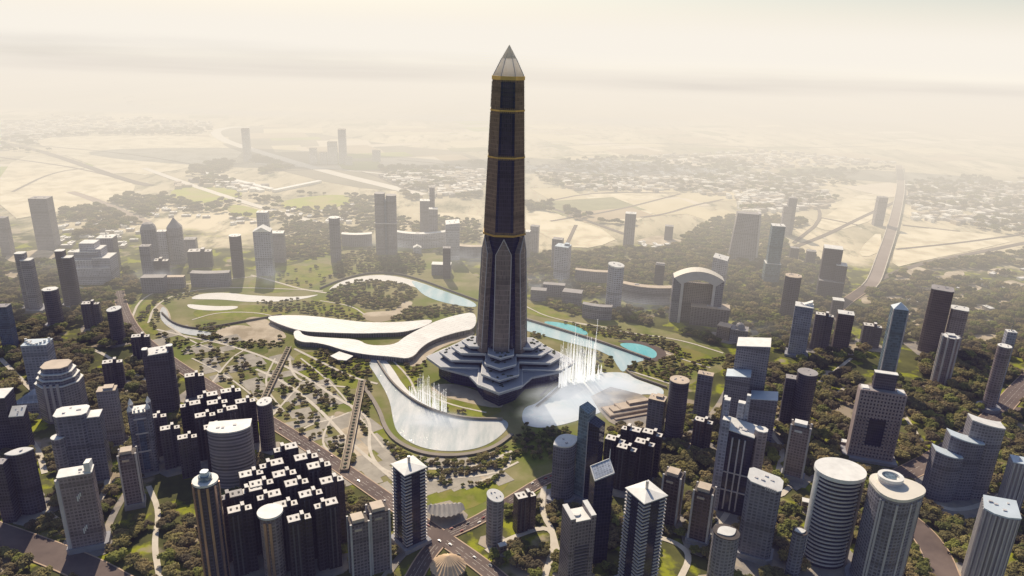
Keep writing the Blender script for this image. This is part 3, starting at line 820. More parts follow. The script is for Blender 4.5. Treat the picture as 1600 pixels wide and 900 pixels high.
def bullet(tx, ty, by, w, phrase, pointed):
    root, H, W = start(tx, ty, by, w, 20, phrase, 'tower', 'domed_tower')
    q = chamfer(W * .95, W * .95, W * .22); Hs = H - W * .45
    walls(root, q, 0, Hs, FAC['grey'])
    m = MB(); prof = ((1, 0), (.5, .3), (.06, .62)) if pointed else ((1, 0), (.88, .2), (.62, .36), (.1, .45))
    m.loft([[(x * s, y * s, Hs + .1 + W * z) for x, y in q] for s, z in prof]); m.build('roof', ROOFG, root)
bullet(230, 347, 420, 23, 'hazy tower with rounded dome top', False)
bullet(271, 344, 410, 23, 'hazy dark tower with pointed cap', True)
box(253, 361, 410, 16, 10, 'pale ribbed tower squeezed between domed and pointed', fac='pale')
box(227, 384, 436, 17, 10, 'grey tower in front of the dome top', fac='grey', roof='grey')
box(297, 373, 400, 20, 12, 'short grey block behind patchwork roof', fac='grey', roof='grey')
lowblock(327, 427, 448, 58, 8, 'long bowed grey slab above the park lawn', .06, .25, 'grey', 'grey')
lowblock(274, 432, 450, 26, 8, 'low slab with pale rim beside the bowed slab', 0, .4, 'grey', 'tan')
lowblock(240, 432, 456, 34, 8, 'low block sunk in mist by the park edge', 0, .5, 'grey', 'grey')
rnd(367, 368, 432, 18, 0, 'dark round tower behind the park lawn', fac='dark')
chamf(78, 452, 510, 23, 12, 'dark eight sided tower with bright white lid', fac='dark', c=.28, podium=1.4)
rnd(178, 483, 535, 21, 0, 'brown cylinder by the curved park road', fac='dark', slant=(.1, .1))
def notched():
    root, H, W = start(247, 548, 640, 46, 18, 'dark slab tower with notched white roof and turrets', 'tower')
    b = W / sil(18, .6)
    tower(root, rect(b * .78, b * .6), H, 'dark', W=b, slant=(.1, .1))
    for x, y, h in ((-.42, -.2, 8), (.36, .18, 4), (.44, -.1, 9)):
        q = xform(chamfer(b * .2, b * .26, b * .05), b * x, b * y); walls(root, q, 0, H + h, FAC['dark'], name='turret'); roofcap(root, q, H + h, ROOF, grow=1.0)
notched()
def crownhalf():
    root, H, W = start(57, 532, 602, 42, 12, 'pale tower with fanned white crown', 'tower', 'crowned_tower')
    b = W / sil(12, .7)
    tower(root, rect(b * .95, b * .7), H - 4, 'pale', W=b, roof='blue')
    n = 9
    for k in range(n):
        t = -1 + 2 * k / (n - 1)
        m = MB(); m.box(t * b * .44, b * .1 - b * .4 * (1 - t * t), H - 10, b * .085, b * .06, 9 + 4 * abs(t)); m.build('crown_blade', ROOF, root)
crownhalf()
box(4, 478, 545, 20, 10, 'bluish grey tower cut by the left edge', fac='blue', roof='grey')
# ---- ghost towers in the haze
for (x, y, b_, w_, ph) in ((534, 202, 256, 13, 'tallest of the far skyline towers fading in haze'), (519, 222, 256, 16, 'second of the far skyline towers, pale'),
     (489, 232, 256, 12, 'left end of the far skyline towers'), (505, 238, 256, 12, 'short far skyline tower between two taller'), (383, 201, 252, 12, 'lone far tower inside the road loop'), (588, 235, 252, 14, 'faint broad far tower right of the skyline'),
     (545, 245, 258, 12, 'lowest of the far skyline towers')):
    box(x, y, b_, w_, 8, ph, fac='white', roof='tan', name='distant_tower')  # white walls and tan roofs put some of the haze fade into the colour
# ---- small foreground things
def rotunda():
    root, H, W = start(700, 868, 893, 58, 0, 'tan pleated tent roof pavilion by the junction', 'pavilion', 'tent_pavilion')
    b = W * .5
    m = MB(); m.prism(circle(b * .93, n=24), 0, H * .35); m.build('wall', FAC['stone'], root)
    m = MB(); n = 48
    rim = [(b * (1.0 if k % 2 else .95) * math.cos(6.2832 * k / n), b * (1.0 if k % 2 else .95) * math.sin(6.2832 * k / n), H * (.36 if k % 2 else .34)) for k in range(n)]
    mid = [(x * .55, y * .55, H * (.72 if k % 2 else .70)) for k, (x, y, z) in enumerate(rim)]
    top = [(x * .06, y * .06, H) for x, y, z in rim]
    m.loft([rim, mid, top]); m.build('pleated_roof', TENT, root)
TENT = plain('tan_canvas', (.74, .54, .35), .85, .15, .08)
TENTG = plain('grey_canvas', (.36, .34, .32), .85, .18, .1)
rotunda()
def canopy():
    root, H, W = start(696, 792, 806, 62, 8, 'grey ribbed canopy roof beside the junction', 'pavilion', 'canopy_pavilion', k=.7)
    m = MB(); n = 16
    a = [(W * (k / n - .5), -W * .26 * (1 - (2 * k / n - 1) ** 2) - W*.08, H * (.9 if k % 2 else .75)) for k in range(n + 1)]
    c = [(W * .9 * (k / n - .5), W * .05, H * (1.25 if k % 2 else 1.1)) for k in range(n + 1)]
    b = [(W * .8 * (k / n - .5), W * .24, H * (.8 if k % 2 else .65)) for k in range(n + 1)]
    for r0, r1 in ((a, c), (c, b)):
        for k in range(n): m.face([r0[k], r0[k + 1], r1[k + 1], r1[k]])
    m.build('ribbed_roof', TENTG, root)
    for x in (-.36, 0, .36):
        m = MB(); m.tube([(x * W, -W * .12, 0), (x * W, -W * .12, H * .8)], .8); m.build('post', METAL, root)
canopy()
def kiosk(tx, ty, by, w, rz, phrase):
    root, H, W = start(tx, ty, by, w, rz, phrase, 'kiosk', 'small_kiosk')
    b = W / sil(rz, .7); walls(root, rect(b, b * .7), 0, H, FAC['stone']); roofcap(root, rect(b, b * .7), H, ROOF, grow=1.08)
kiosk(57, 766, 775, 13, 15, 'small white kiosk in shade below the leaf roof')
kiosk(1262, 783, 796, 18, -20, 'low pale annex beside the banded round tower')
kiosk(785, 851, 862, 14, 25, 'white corner kiosk beside the slender cylinder')
kiosk(1322, 690, 697, 16, -20, 'pale gatehouse at the foot of the dotted slab')
def terrace():
    g = at(985, 640); root = empty('lakeside_terrace', g, R(22)); tag(root, 'broad tan stepped terrace building along the lake', 'building')
    W = 100
    for i, (x, y, w, d, h) in enumerate(((0, 0, 1.0, .34, 5), (.1, .02, .72, .24, 9), (.16, .04, .4, .12, 13), (-.3, -.02, .2, .16, 8))):
        m = MB(); m.box(x * W, y * W, 0 if i == 0 else 4.9, w * W, d * W, h if i == 0 else h - 4.9); m.build('terrace_level', TANST, root)
        m = MB(); m.box(x * W, y * W, h + .03, w * W * .96, d * W * .9, .5, bottom=True); m.build('roof', ROOFT, root)
    m = MB(); m.box(0, -W * .25, 0, W * .9, W * .05, 3); m.build('retaining_wall', TANST, root)
    BUILDINGS.append((g.x, g.y, 52, 'broad tan stepped terrace building along the lake'))
TANST = plain('tan_stone', (.40, .32, .25), .8, .15, .05)
terrace()
# ------------------------------------------------------------------ the obelisk tower
BRONZE = facade('bronze_cladding', (.36, .225, .135), (.21, .14, .095), 7.0, 2.6, .25, .4, .2)
PURPLE = facade('purple_glass_cladding', (.075, .056, .085), (.05, .038, .065), 7.0, 3.2, .2, .25, .18)
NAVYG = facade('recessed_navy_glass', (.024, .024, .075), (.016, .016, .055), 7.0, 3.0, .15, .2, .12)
PETAL = facade('petal_cladding', (.30, .235, .19), (.20, .165, .145), 9.0, 3.0, .2, .35, .2)
GOLD = plain('gold_band', (.58, .40, .15), .3, .12, .05, .75)
SILVER = facade('tip_glass', (.80, .80, .80), (.66, .69, .73), 9.0, 5.0, .12, .12, .4, .3)
def glow_through(m, f):
    nt = m.node_tree; b = nt.nodes['Principled BSDF']; t = nt.nodes.new('ShaderNodeBsdfTranslucent'); x = nt.nodes.new('ShaderNodeMixShader'); x.inputs[0].default_value = f
    t.inputs[0].default_value = (.9, .9, .9, 1); nt.links.new(b.outputs[0], x.inputs[1]); nt.links.new(t.outputs[0], x.inputs[2]); nt.links.new(x.outputs[0], nt.nodes['Material Output'].inputs['Surface'])
glow_through(SILVER, .8)
TIPGOLD = plain('tip_cladding', (.62, .52, .38), .6, .1, .05)
glow_through(TIPGOLD, .35)
WHITEST = plain('grey_terrace', (.36, .38, .43), .6, .06, .04)
def obelisk():
    g, H, Wt = place(796, 70, 590, 50)
    base = empty('obelisk_tower', g, R(0)); tag(base, 'giant obelisk skyscraper with gold rings and glass pyramid tip', 'skyscraper')
    BUILDINGS.append((g.x, g.y, 150, 'giant obelisk'))
    def zpx(y):
        d = ray(790, y); t = g.y / d.y; return CAM_H + d.z * t
    def wpx(px, y):
        d = ray(790, y); return px * g.y / d.y
    def octo(r, f=.46):
        c = r * f
        return [(-c, -r), (c, -r), (r, -c), (r, c), (c, r), (-c, r), (-r, c), (-r, -c)]
    zp = zpx(531)           # top of podium
    z1, z2, z3, zt = zpx(361), zpx(243), zpx(171), zpx(121)
    r0, r1, rt = wpx(38, 520) , wpx(31.5, 361), wpx(24.5, 121)
    def rad(z): return r1 + (rt - r1) * (z - z1) / (zt - z1) if z > z1 else r0 + (r1 - r0) * (z - zp) / (z1 - zp)
    # upper shaft: bronze octagon with purple panels let into the four main faces
    m = MB(); m.loft([[(x, y, z) for x, y in octo(rad(z))] for z in (z1, z2, z3, zt)]); m.build('upper_shaft', BRONZE, base)
    for a in range(4):
        m = MB(); m2 = MB()
        for za, zb in ((z1 + 6, z2 - 4), (z2 + 4, z3 - 4), (z3 + 4, zt - 6)):
            for mm, k0, k1, off in ((m, -.44, .44, .5), (m2, -.30, .30, 1.2)):
                pts = []
                for (k, z) in ((k0, za), (k1, za), (k1, zb), (k0, zb)):
                    rr = rad(z); v = Vector((k * rr, -rr - off, 0)); v.rotate(Matrix.Rotation(R(90 * a), 3, 'Z')); pts.append((v.x, v.y, z))
                w_ = rad(za) * (k1 - k0)
                mm.face(pts, [(0, za), (w_, za), (w_, zb), (0, zb)])
        m.build('recess_strip', NAVYG, base); m2.build('glass_panel', PURPLE, base)
    for z, t, gr in ((z1, 3.4, 1.05), (z2, 2.6, 1.035), (z3, 2.4, 1.035), (zt, 6, 1.05)):
        m = MB(); m.prism([(x * gr, y * gr) for x, y in octo(rad(z))], z - t / 2, z + t / 2, bottom=True); m.build('gold_ring', GOLD, base)
    # tip
    zm, za = zpx(91), H
    m = MB(); q = octo(rt * .98)
    m.loft([[(x, y, zt + 3.1) for x, y in q], [(x * .46, y * .46, zm) for x, y in q]], cap=True); m.build('pyramid_glazing', SILVER, base)
    m = MB(); q2 = [(x * .485, y * .485) for x, y in q]
    m.loft([[(x, y, zm + .1) for x, y in q2], [(x * .03, y * .03, za) for x, y in q2]]); m.build('pyramid_tip', TIPGOLD, base)
    for k in range(8):
        m = MB(); m.tube([(q[k][0], q[k][1], zt + 3), (q[k][0] * .47, q[k][1] * .47, zm)], .7, n=5); m.build('glazing_rib', TRIM, base)
    # lower shaft: dark core and four pointed petals
    m = MB(); m.loft([[(x * rad(z) * .84, y * rad(z) * .84, z) for x, y in circle(1, n=12)] for z in (zp - 10, z1 - 1)]); m.build('core', NAVYG, base)
    zs, ztip = zpx(390), zpx(366)
    for a in (0, 66, 114, 180, 246, 294):
        def pet(z, w, out, inn): 
            return [(-w, -inn, z), (-w, -out * .93, z), (0, -out, z), (w, -out * .93, z), (w, -inn, z)]
        m = MB(); rings = []
        for z, kw in ((zp - 14, .30), (zp + (zs - zp) * .5, .32), (zs, .36)):
            r = rad(z); rings.append(pet(z, r * kw, r * 1.06, r * .6))
        r = rad(z1)
        rings.append([(-.02 * r, -r * .6, ztip - 1), (-.02 * r, -r * 1.03, ztip - 1), (0, -r * 1.04, ztip), (.02 * r, -r * 1.03, ztip - 1), (.02 * r, -r * .6, ztip - 1)])
        m.loft([[tuple(Matrix.Rotation(R(a), 3, 'Z') @ Vector(p)) for p in rg] for rg in rings])
        p = m.build('petal_pier', PETAL, base)
        for s in (-1, 1):
            m = MB(); pts = []
            for z, kw in ((zp - 5, .305), (zs, .365)):
                r = rad(z); pts.append(Matrix.Rotation(R(a), 3, 'Z') @ Vector((s * r * kw, -r * 1.0, z)))
            pts.append(Matrix.Rotation(R(a), 3, 'Z') @ Vector((0, -rad(z1) * 1.05, ztip)))
            m.tube(pts, .7, n=5); m.build('pier_edge', TRIM, p)
    # podium: four pointed arms stepping down in terraces, deep shaded undercroft below the white rims
    hz = zp
    L0 = Wt * 1.0
    arms = ((0, 136, 78), (90, 140, 82), (180, 130, 78), (270, 140, 82))
    def arm(L, w, s):   # chevron ended arm, pointing -y
        return [(-w * .5, 0), (-w * .5, -L * .78), (0, -L), (w * .5, -L * .78), (w * .5, 0)]
    for a, L, w in arms:
        for i, (k, wk, za, zb) in enumerate(((1.0, 1.0, .42, .50), (.83, .84, .58, .65), (.67, .70, .73, .80), (.53, .58, .88, .95))):
            q = xform(arm(L * k, w * wk, 1), 0, 0, R(a))
            zz0, zz1 = hz * za, hz * zb
            m = MB(); m.prism(q, zz0, zz1, bottom=True); t = m.build('terrace', WHITEST, base)
            m = MB(); m.prism(xform(arm(L * k + 1.0, w * wk + 2.0, 1), 0, 0, R(a)), zz1 - 2.0, zz1 - .06, bottom=True); m.build('rim', ROOF, t)
            m = MB(); m.prism(xform(arm(L * k * (.93 if i else .84), w * wk * (.86 if i else .74), 1), 0, 0, R(a)), hz * (0, .505, .655, .805)[i] + .2, zz0 - .05); m.build('glazed_storey', DARKGLASS if i else FAC['navy'], t)
            for _ in range(5):
                m = MB(); u, v = random.uniform(.72, .95), random.uniform(-.3, .3)
                p = Matrix.Rotation(R(a), 2) @ Vector((v * w * wk, -L * k * u * (1 - abs(v) * .35)))
                m.box(p.x, p.y, zz1 + .02, random.uniform(3, 7), random.uniform(2, 4), random.uniform(.8, 2), random.random())
                m.build('planter', PLANTER, t)
    hull = []
    for a, L, w in arms:
        for x, y in ((-w * .5, -L * .78), (0, -L), (w * .5, -L * .78)):
            v = Matrix.Rotation(R(a), 2) @ Vector((x, y)); hull.append((v.x, v.y))
    q = []
    for k in range(len(hull)):      # the deck's rim is drawn in and down between the arms
        u, v = hull[k], hull[(k + 1) % len(hull)]; q.append((u[0] * .975, u[1] * .975, hz * .45))
        if math.hypot(u[0] - v[0], u[1] - v[1]) > 60: q.append(((u[0] + v[0]) * .5 * .78, (u[1] + v[1]) * .5 * .78, hz * .40))
    m = MB(); n = len(q); c0 = (0, 0, hz * .47)
    for k in range(n):
        s, t = q[k], q[(k + 1) % n]; m.face([c0, s, t]); m.face([(s[0], s[1], s[2] - hz * .05), (t[0], t[1], t[2] - hz * .05), t, s]); m.face([(t[0], t[1], t[2] - hz * .05), (s[0], s[1], s[2] - hz * .05), (0, 0, hz * .30)])
    m.build('sloping_deck', WHITEST, base)
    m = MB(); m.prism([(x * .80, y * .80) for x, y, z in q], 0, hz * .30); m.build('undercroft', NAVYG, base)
PLANTER = plain('planter_green', (.07, .085, .05), .9, .4, .2)
obelisk()

# ------------------------------------------------------------------ ground and park surfaces
def soft(name, lo, hi, scale, rough=.9, spec=.2, lo2=None, s2=None):
    m, nt, b, N, L = newmat(name)
    f = ramp(nt, noise(nt, scale, 8, .62), [(.34, 0.0), (.66, 1.0)])
    c = mixc(nt, f, lo, hi)
    if lo2:
        f2 = ramp(nt, noise(nt, s2, 6, .6), [(.46, 0.0), (.6, 1.0)]); c = mixc(nt, f2, c, lo2)
    L.new(c, b.inputs['Base Color']); b.inputs['Roughness'].default_value = rough; b.inputs['Specular IOR Level'].default_value = spec
    return m
LAWN = soft('lawn_grass', (.14, .17, .016), (.27, .29, .03), .03, lo2=(.27, .24, .07), s2=.02)
LAWND = soft('dim_lawn', (.10, .125, .022), (.19, .21, .04), .03, lo2=(.22, .19, .08), s2=.03)
SANDP = soft('pale_gravel', (.52, .43, .31), (.68, .59, .46), .02, lo2=(.40, .33, .23), s2=.015)
PLOT = soft('plot_paving', (.34, .31, .26), (.48, .44, .37), .05)
PATH = soft('pale_path', (.60, .54, .45), (.72, .66, .56), .05)
ROAD = soft('asphalt_road', (.12, .092, .084), (.17, .13, .115), .03, lo2=(.20, .155, .135), s2=.01)
KERB = plain('kerb_stone', (.55, .40, .28), .8, .15, .05)
LINE = plain('road_line_paint', (.62, .58, .52), .7, .15, .05)
SOIL = soft('park_soil', (.20, .19, .07), (.34, .30, .15), .012, lo2=(.17, .20, .035), s2=.008)
WALLC = plain('canal_wall', (.30, .26, .215), .85, .15, .03)
SANDF = soft('sand_field', (.80, .69, .47), (.93, .84, .63), .004, lo2=(.62, .54, .37), s2=.012)
GREENF = soft('green_field', (.32, .37, .04), (.46, .48, .08), .006, lo2=(.45, .40, .14), s2=.01)
def water(name, deep, foam, lo, hi, sx=.05, sy=.012, rough=.16):
    m, nt, b, N, L = newmat(name)
    g = N.new('ShaderNodeNewGeometry'); mp = N.new('ShaderNodeMapping'); L.new(g.outputs['Position'], mp.inputs[0]); mp.inputs['Scale'].default_value = (sx, sy, 1)
    f = ramp(nt, noise(nt, 1.0, 7, .65, mp.outputs[0]), [(lo, 0.0), (hi, 1.0)])
    L.new(mixc(nt, f, deep, foam), b.inputs['Base Color']); b.inputs['Roughness'].default_value = rough
    bm_ = N.new('ShaderNodeBump'); bm_.inputs['Strength'].default_value = .5; bm_.inputs['Distance'].default_value = .6
    L.new(noise(nt, .35, 3, .6), bm_.inputs['Height']); L.new(bm_.outputs[0], b.inputs['Normal'])
    return m
WLAKE = water('foaming_lake_water', (.40, .47, .47), (.70, .71, .69), .25, .60, .07, .012, .10)
WLAKE2 = water('spray_lake_water', (.34, .54, .57), (.80, .83, .82), .26, .52, .02, .02, .12)
WCANAL = water('canal_water', (.42, .62, .66), (.72, .80, .80), .35, .75)
WPOOL = water('turquoise_pool_water', (.10, .52, .55), (.28, .66, .68), .3, .7)
WDRY = water('pale_river_water', (.50, .54, .54), (.74, .73, .70), .3, .7)

Z = {'n': 0}
def lift():
    Z['n'] += 1; return Z['n'] * .0023
def px2g(pts, z=0.0): return [(at(x, y, z).x, at(x, y, z).y) for x, y in pts]
PARKX = []     # shapes that keep trees off: (poly)
def area(name, pts, z, mat, smooth=2, keep=True, kind='structure'):
    g = ccw(px2g(pts)); z += lift()
    if smooth: g = chaikin(g, smooth)
    m = MB(); m.prism(g, z - .05, z); o = m.build(name, mat); tag(o, kind=kind)
    if keep: PARKX.append(g)
    return o
def ribbon(pts, width, closed=False, smooth=2, z=None):
    g = px2g(pts)
    if smooth: g = chaikin(g, smooth, closed)
    L, Rr = [], []
    n = len(g)
    for i in range(n):
        a, b = (g[i - 1], g[(i + 1) % n]) if closed else (g[max(0, i - 1)], g[min(n - 1, i + 1)])
        dx, dy = b[0] - a[0], b[1] - a[1]; l = math.hypot(dx, dy) or 1
        nx, ny = -dy / l * width / 2, dx / l * width / 2
        L.append((g[i][0] + nx, g[i][1] + ny)); Rr.append((g[i][0] - nx, g[i][1] - ny))
    return g, L, Rr
ROADX = []     # (polyline, half width) keeps trees and houses off
def strip(name, pts, width, z, mat, h=.05, smooth=2, closed=False, keep=True, kind='structure', parent=None):
    z += lift()
    g, L, Rr = ribbon(pts, width, closed, smooth)
    m = MB(); n = len(g)
    for i in range(n if closed else n - 1):
        j = (i + 1) % n
        a, b, c, d = Rr[i], Rr[j], L[j], L[i]
        m.face([(*a, z), (*b, z), (*c, z), (*d, z)])
        m.face([(*a, z - h), (*b, z - h), (*b, z), (*a, z)]); m.face([(*c, z - h), (*d, z - h), (*d, z), (*c, z)])
    o = m.build(name, mat, parent)
    if kind: tag(o, kind=kind)
    if keep: ROADX.append((g, width / 2))
    return o
ROADS = []
def road(name, pts, width, z=.8, kerb=True, dash=True, mat=None):
    o = strip(name, pts, width, z, mat or ROAD)
    ROADS.append((ROADX[-1][0], pts, width, z + Z['n'] * .0023, kerb, dash)); return o
def dress_roads():
    """kerbs and lane marks, broken where another road joins"""
    for i, (g0, pts, width, z, kerb, dash) in enumerate(ROADS):
        others = [(r[0], r[2] / 2 + 1.2) for k, r in enumerate(ROADS) if k != i and r[4]]
        def blocked(x, y): return any(segd_((x, y), a, b) < h for g, h in others for a, b in zip(g[:-1], g[1:]))
        def pieces(line, step):
            for p, q in zip(line[:-1], line[1:]):
                l = math.hypot(q[0] - p[0], q[1] - p[1]); n = max(1, int(l / step)); ang = math.atan2(q[1] - p[1], q[0] - p[0])
                for k in range(n):
                    t = (k + .5) / n; x, y = p[0] + (q[0] - p[0]) * t, p[1] + (q[1] - p[1]) * t
                    if not blocked(x, y): yield x, y, l / n, ang
        if kerb:
            g, L, Rr = ribbon(pts, width + 1.6)
            for side in (L, Rr):
                m = MB()
                for x, y, l, ang in pieces(side, 6): m.box(x, y, .02, l, 1.5, z + .15, ang)
                tag(m.build('kerb', KERB), kind='structure')
        if dash:
            m = MB()
            for x, y, l, ang in pieces(g0, 13):
                for off in (-.22, .0, .22):
                    m.box(x - math.sin(ang) * off * width, y + math.cos(ang) * off * width, z + .004, 6 if off else min(12, l), .35, .02, ang)
            tag(m.build('road_marking', LINE), kind='structure')
def segd_(p, a, b):
    dx, dy = b[0] - a[0], b[1] - a[1]; l = dx * dx + dy * dy or 1
    t = max(0, min(1, ((p[0] - a[0]) * dx + (p[1] - a[1]) * dy) / l)); return math.hypot(p[0] - a[0] - t * dx, p[1] - a[1] - t * dy)

# ground sheet: lawn and soil in the city, sand and scrub beyond
def ground():
    m, nt, b, N, L = newmat('ground_cover')
    g = N.new('ShaderNodeNewGeometry'); sp = N.new('ShaderNodeSeparateXYZ'); L.new(g.outputs['Position'], sp.inputs[0])
    city = mixc(nt, ramp(nt, noise(nt, .014, 8, .6), [(.38, 0.0), (.62, 1.0)]), (.07, .075, .028), (.15, .15, .05))
    city = mixc(nt, ramp(nt, noise(nt, .022, 5, .55), [(.52, 0.0), (.60, 1.0)]), city, (.29, .31, .025))
    city = mixc(nt, ramp(nt, noise(nt, .011, 5, .5), [(.58, 0.0), (.63, 1.0)]), city, (.36, .30, .22))
    mp = N.new('ShaderNodeMapping'); L.new(g.outputs['Position'], mp.inputs[0]); mp.inputs['Scale'].default_value = (1, .35, 1)
    sand = mixc(nt, ramp(nt, noise(nt, .0022, 9, .62, mp.outputs[0]), [(.36, 0.0), (.6, 1.0)]), (.38, .34, .22), (.84, .73, .52))
    sand = mixc(nt, ramp(nt, noise(nt, .012, 8, .7, mp.outputs[0]), [(.5, 0.0), (.66, 1.0)]), sand, (.17, .17, .10))
    vor = noise(nt, .035, 3, .7, mp.outputs[0])
    sand = mixc(nt, ramp(nt, vor, [(.64, 0.0), (.70, 1.0)]), sand, (.72, .66, .56))
    mp2 = N.new('ShaderNodeMapping'); L.new(g.outputs['Position'], mp2.inputs[0]); mp2.inputs['Scale'].default_value = (.5, .12, 1)
    far = mixc(nt, ramp(nt, noise(nt, .0011, 6, .55, mp2.outputs[0]), [(.35, 0.0), (.65, 1.0)]), (.08, .08, .065), (.62, .50, .38))
    wob = math_node(nt, 'MULTIPLY', math_node(nt, 'SUBTRACT', noise(nt, .0035, 5, .6), .5), 900.0)
    y = math_node(nt, 'ADD', sp.outputs[1], wob)
    def ss(lo, hi):
        r = N.new('ShaderNodeMapRange'); r.interpolation_type = 'SMOOTHSTEP'; L.new(y, r.inputs[0]); r.inputs[1].default_value = lo; r.inputs[2].default_value = hi; return r.outputs[0]
    c = mixc(nt, ss(2020, 2260), city, sand); c = mixc(nt, ss(4800, 7500), c, far)
    L.new(c, b.inputs['Base Color']); b.inputs['Roughness'].default_value = .95; b.inputs['Specular IOR Level'].default_value = .1
    mb = MB(); xs = [-45000, -12000, -4000, 0, 4000, 12000, 45000]; ys = [-3000, 0, 2000, 5000, 12000, 30000, 80000]
    for i in range(6):
        for j in range(6): mb.face([(xs[i], ys[j], 0), (xs[i + 1], ys[j], 0), (xs[i + 1], ys[j + 1], 0), (xs[i], ys[j + 1], 0)])
    tag(mb.build('ground', m), kind='structure')
ground()
PARK = [(200,488),(212,466),(250,448),(300,437),(345,432),(392,424),(470,412),(530,392),(600,384),(670,390),(720,412),(752,440),(830,470),(890,492),(960,500),(1020,512),(1080,526),(1135,548),(1140,575),(1075,600),(1050,625),(1000,650),(920,690),(860,760),(800,790),(740,830),(660,800),(600,765),(520,708),(425,648),(330,595),(262,552),(214,515)]
area('park', PARK, .10, SOIL, 1, keep=False)
PARKG = ccw(px2g(PARK))
def lawn(pts, mat=None, sm=2): return area('lawn', pts, .22, mat or LAWN, sm, keep=False)
for pts in ([(385,440),(430,418),(470,412),(520,432),(478,450),(440,458),(392,458)], [(455,425),(500,408),(530,420),(500,440)], [(300,485),(340,478),(400,476),(470,484),(430,496),(340,502),(305,496)],
            [(480,470),(520,462),(560,480),(590,498),(540,496),(490,488)], [(455,560),(480,548),(540,556),(572,580),(560,612),(520,600),(470,590)], [(490,540),(520,545),(560,556),(600,575),(560,582),(505,560)],
            [(602,575),(640,568),(668,600),(640,625),(618,610)], [(655,628),(700,622),(770,638),(760,648),(700,645)], [(210,505),(222,470),(262,452),(300,447),(262,462),(240,480),(232,500),(250,520),(240,525)],
            [(812,470),(860,480),(900,498),(870,500),(818,490)], [(860,500),(920,508),(975,528),(930,526),(905,510)], [(1040,540),(1080,545),(1120,560),(1100,580),(1060,575)], [(985,575),(1040,585),(1060,600),(1010,590)],
            [(900,545),(950,560),(935,585),(900,570)], [(425,660),(470,690),(520,720),(560,745),(540,755),(470,705)], [(590,720),(610,690),(650,715),(720,725),(780,700),(800,720),(740,745),(660,740)],
            [(660,760),(720,760),(790,735),(800,760),(730,800),(680,800)], [(575,690),(590,650),(612,690),(600,730)], [(700,640),(770,630),(790,645),(740,655)], [(550,690),(575,650),(580,600),(560,640)]):
    lawn(pts)
for pts in ([(300,520),(360,515),(430,545),(400,560),(330,540)], [(400,590),(440,575),(520,640),(500,660)], [(340,560),(380,555),(440,600),(420,620)]): lawn(pts, LAWND)
# pale gravel courts
for pts in ([(520,640),(548,648),(580,690),(570,735),(545,700),(525,670)], [(330,518),(375,505),(420,520),(452,538),(400,535),(350,530)], [(372,500),(410,492),(455,528),(430,530)], [(240,470),(262,480),(270,505),(250,500)],
            [(680,600),(720,600),(790,630),(780,640),(710,625),(670,612)], [(830,555),(875,565),(870,590),(845,575)], [(985,560),(1010,540),(1060,553),(1040,560),(1000,566)], [(700,750),(740,742),(780,728),(760,750),(710,762)], [(610,555),(660,525),(740,515),(742,525),(680,545),(650,580)],
            [(563,490),(573,503),(610,503),(640,482),(647,470),(625,472),(620,486),(585,487)]):
    area('gravel_court', pts, .30, SANDP, 2)
# paved plots in rows
plots = [(262,522),(318,545),(360,530),(385,560),(410,610),(445,585),(468,625),(485,655),(505,600),(520,625),(540,690),(555,650),(432,600),(465,575),(400,565),(330,575),(590,735),(610,715),(655,725),(680,722),(655,745),(672,760),(715,755),(735,752),(765,735),(720,742),(585,690),(578,665),(460,705),(545,745),(250,535),(285,515),(300,548),(330,563),(352,545),(372,575),(345,590),(395,600),(420,585),(440,560),(455,620),(425,640),(470,645),(500,620),(480,600),(512,660),(455,665),(490,680),(525,690),(535,660),(500,705),(560,725),(520,735),(600,700),(620,740),(640,755),(700,735),(725,725),(745,735),(770,715),(600,765),(575,750),(690,755),(780,745)]
for (x, y) in plots:
    c = at(x, y, 0); w, d = random.uniform(26, 40), random.uniform(24, 44)
    m = MB(); m.prism(xform(rect(w, d), c.x, c.y, R(35 + random.uniform(-8, 8))), .2, .28 + lift()); tag(m.build('paved_plot', PLOT), kind='structure')
# water
area('lake_water', [(573,566),(589,589),(609,624),(614,657),(620,676),(641,693),(674,704),(716,706),(755,699),(781,683),(797,665),(787,654),(755,654),(716,649),(683,642),(654,631),(625,610),(609,592),(601,569),(588,561)], .40, WLAKE)
area('lake_water', [(817,637),(839,631),(859,613),(877,598),(911,590),(940,582),(979,582),(992,592),(1015,600),(1038,608),(1036,620),(1008,615),(982,622),(956,638),(924,650),(885,663),(852,669),(833,668),(815,662)], .40, WLAKE2)
area('canal_water', [(760,482),(817,497),(875,514),(936,533),(985,550),(1012,562),(996,566),(982,572),(975,582),(968,578),(953,552),(875,532),(816,515),(750,500)], .40, WCANAL, 1)
area('canal_water', [(640,437),(668,446),(700,457),(742,472),(746,482),(700,475),(665,464),(650,450)], .40, WCANAL)
area('pool_water', [(849,502),(875,504),(904,511),(921,521),(912,525),(880,515),(853,507)], .46, WPOOL, 2)
area('pool_deck', [(958,533),(990,531),(1020,538),(1043,550),(1038,563),(1015,566),(1000,562),(1030,556),(1020,545),(990,538)], .42, plain('dark_deck', (.12, .085, .07), .8, .15, .05), 2)
area('pool_water', [(963,537),(988,536),(1011,541),(1027,550),(1025,560),(1011,560),(988,550)], .46, WPOOL, 2)
area('river_water', [(253,477),(262,486),(263,497),(275,507),(300,515),(335,520),(335,526),(290,524),(262,512),(248,495)], .40, WDRY)
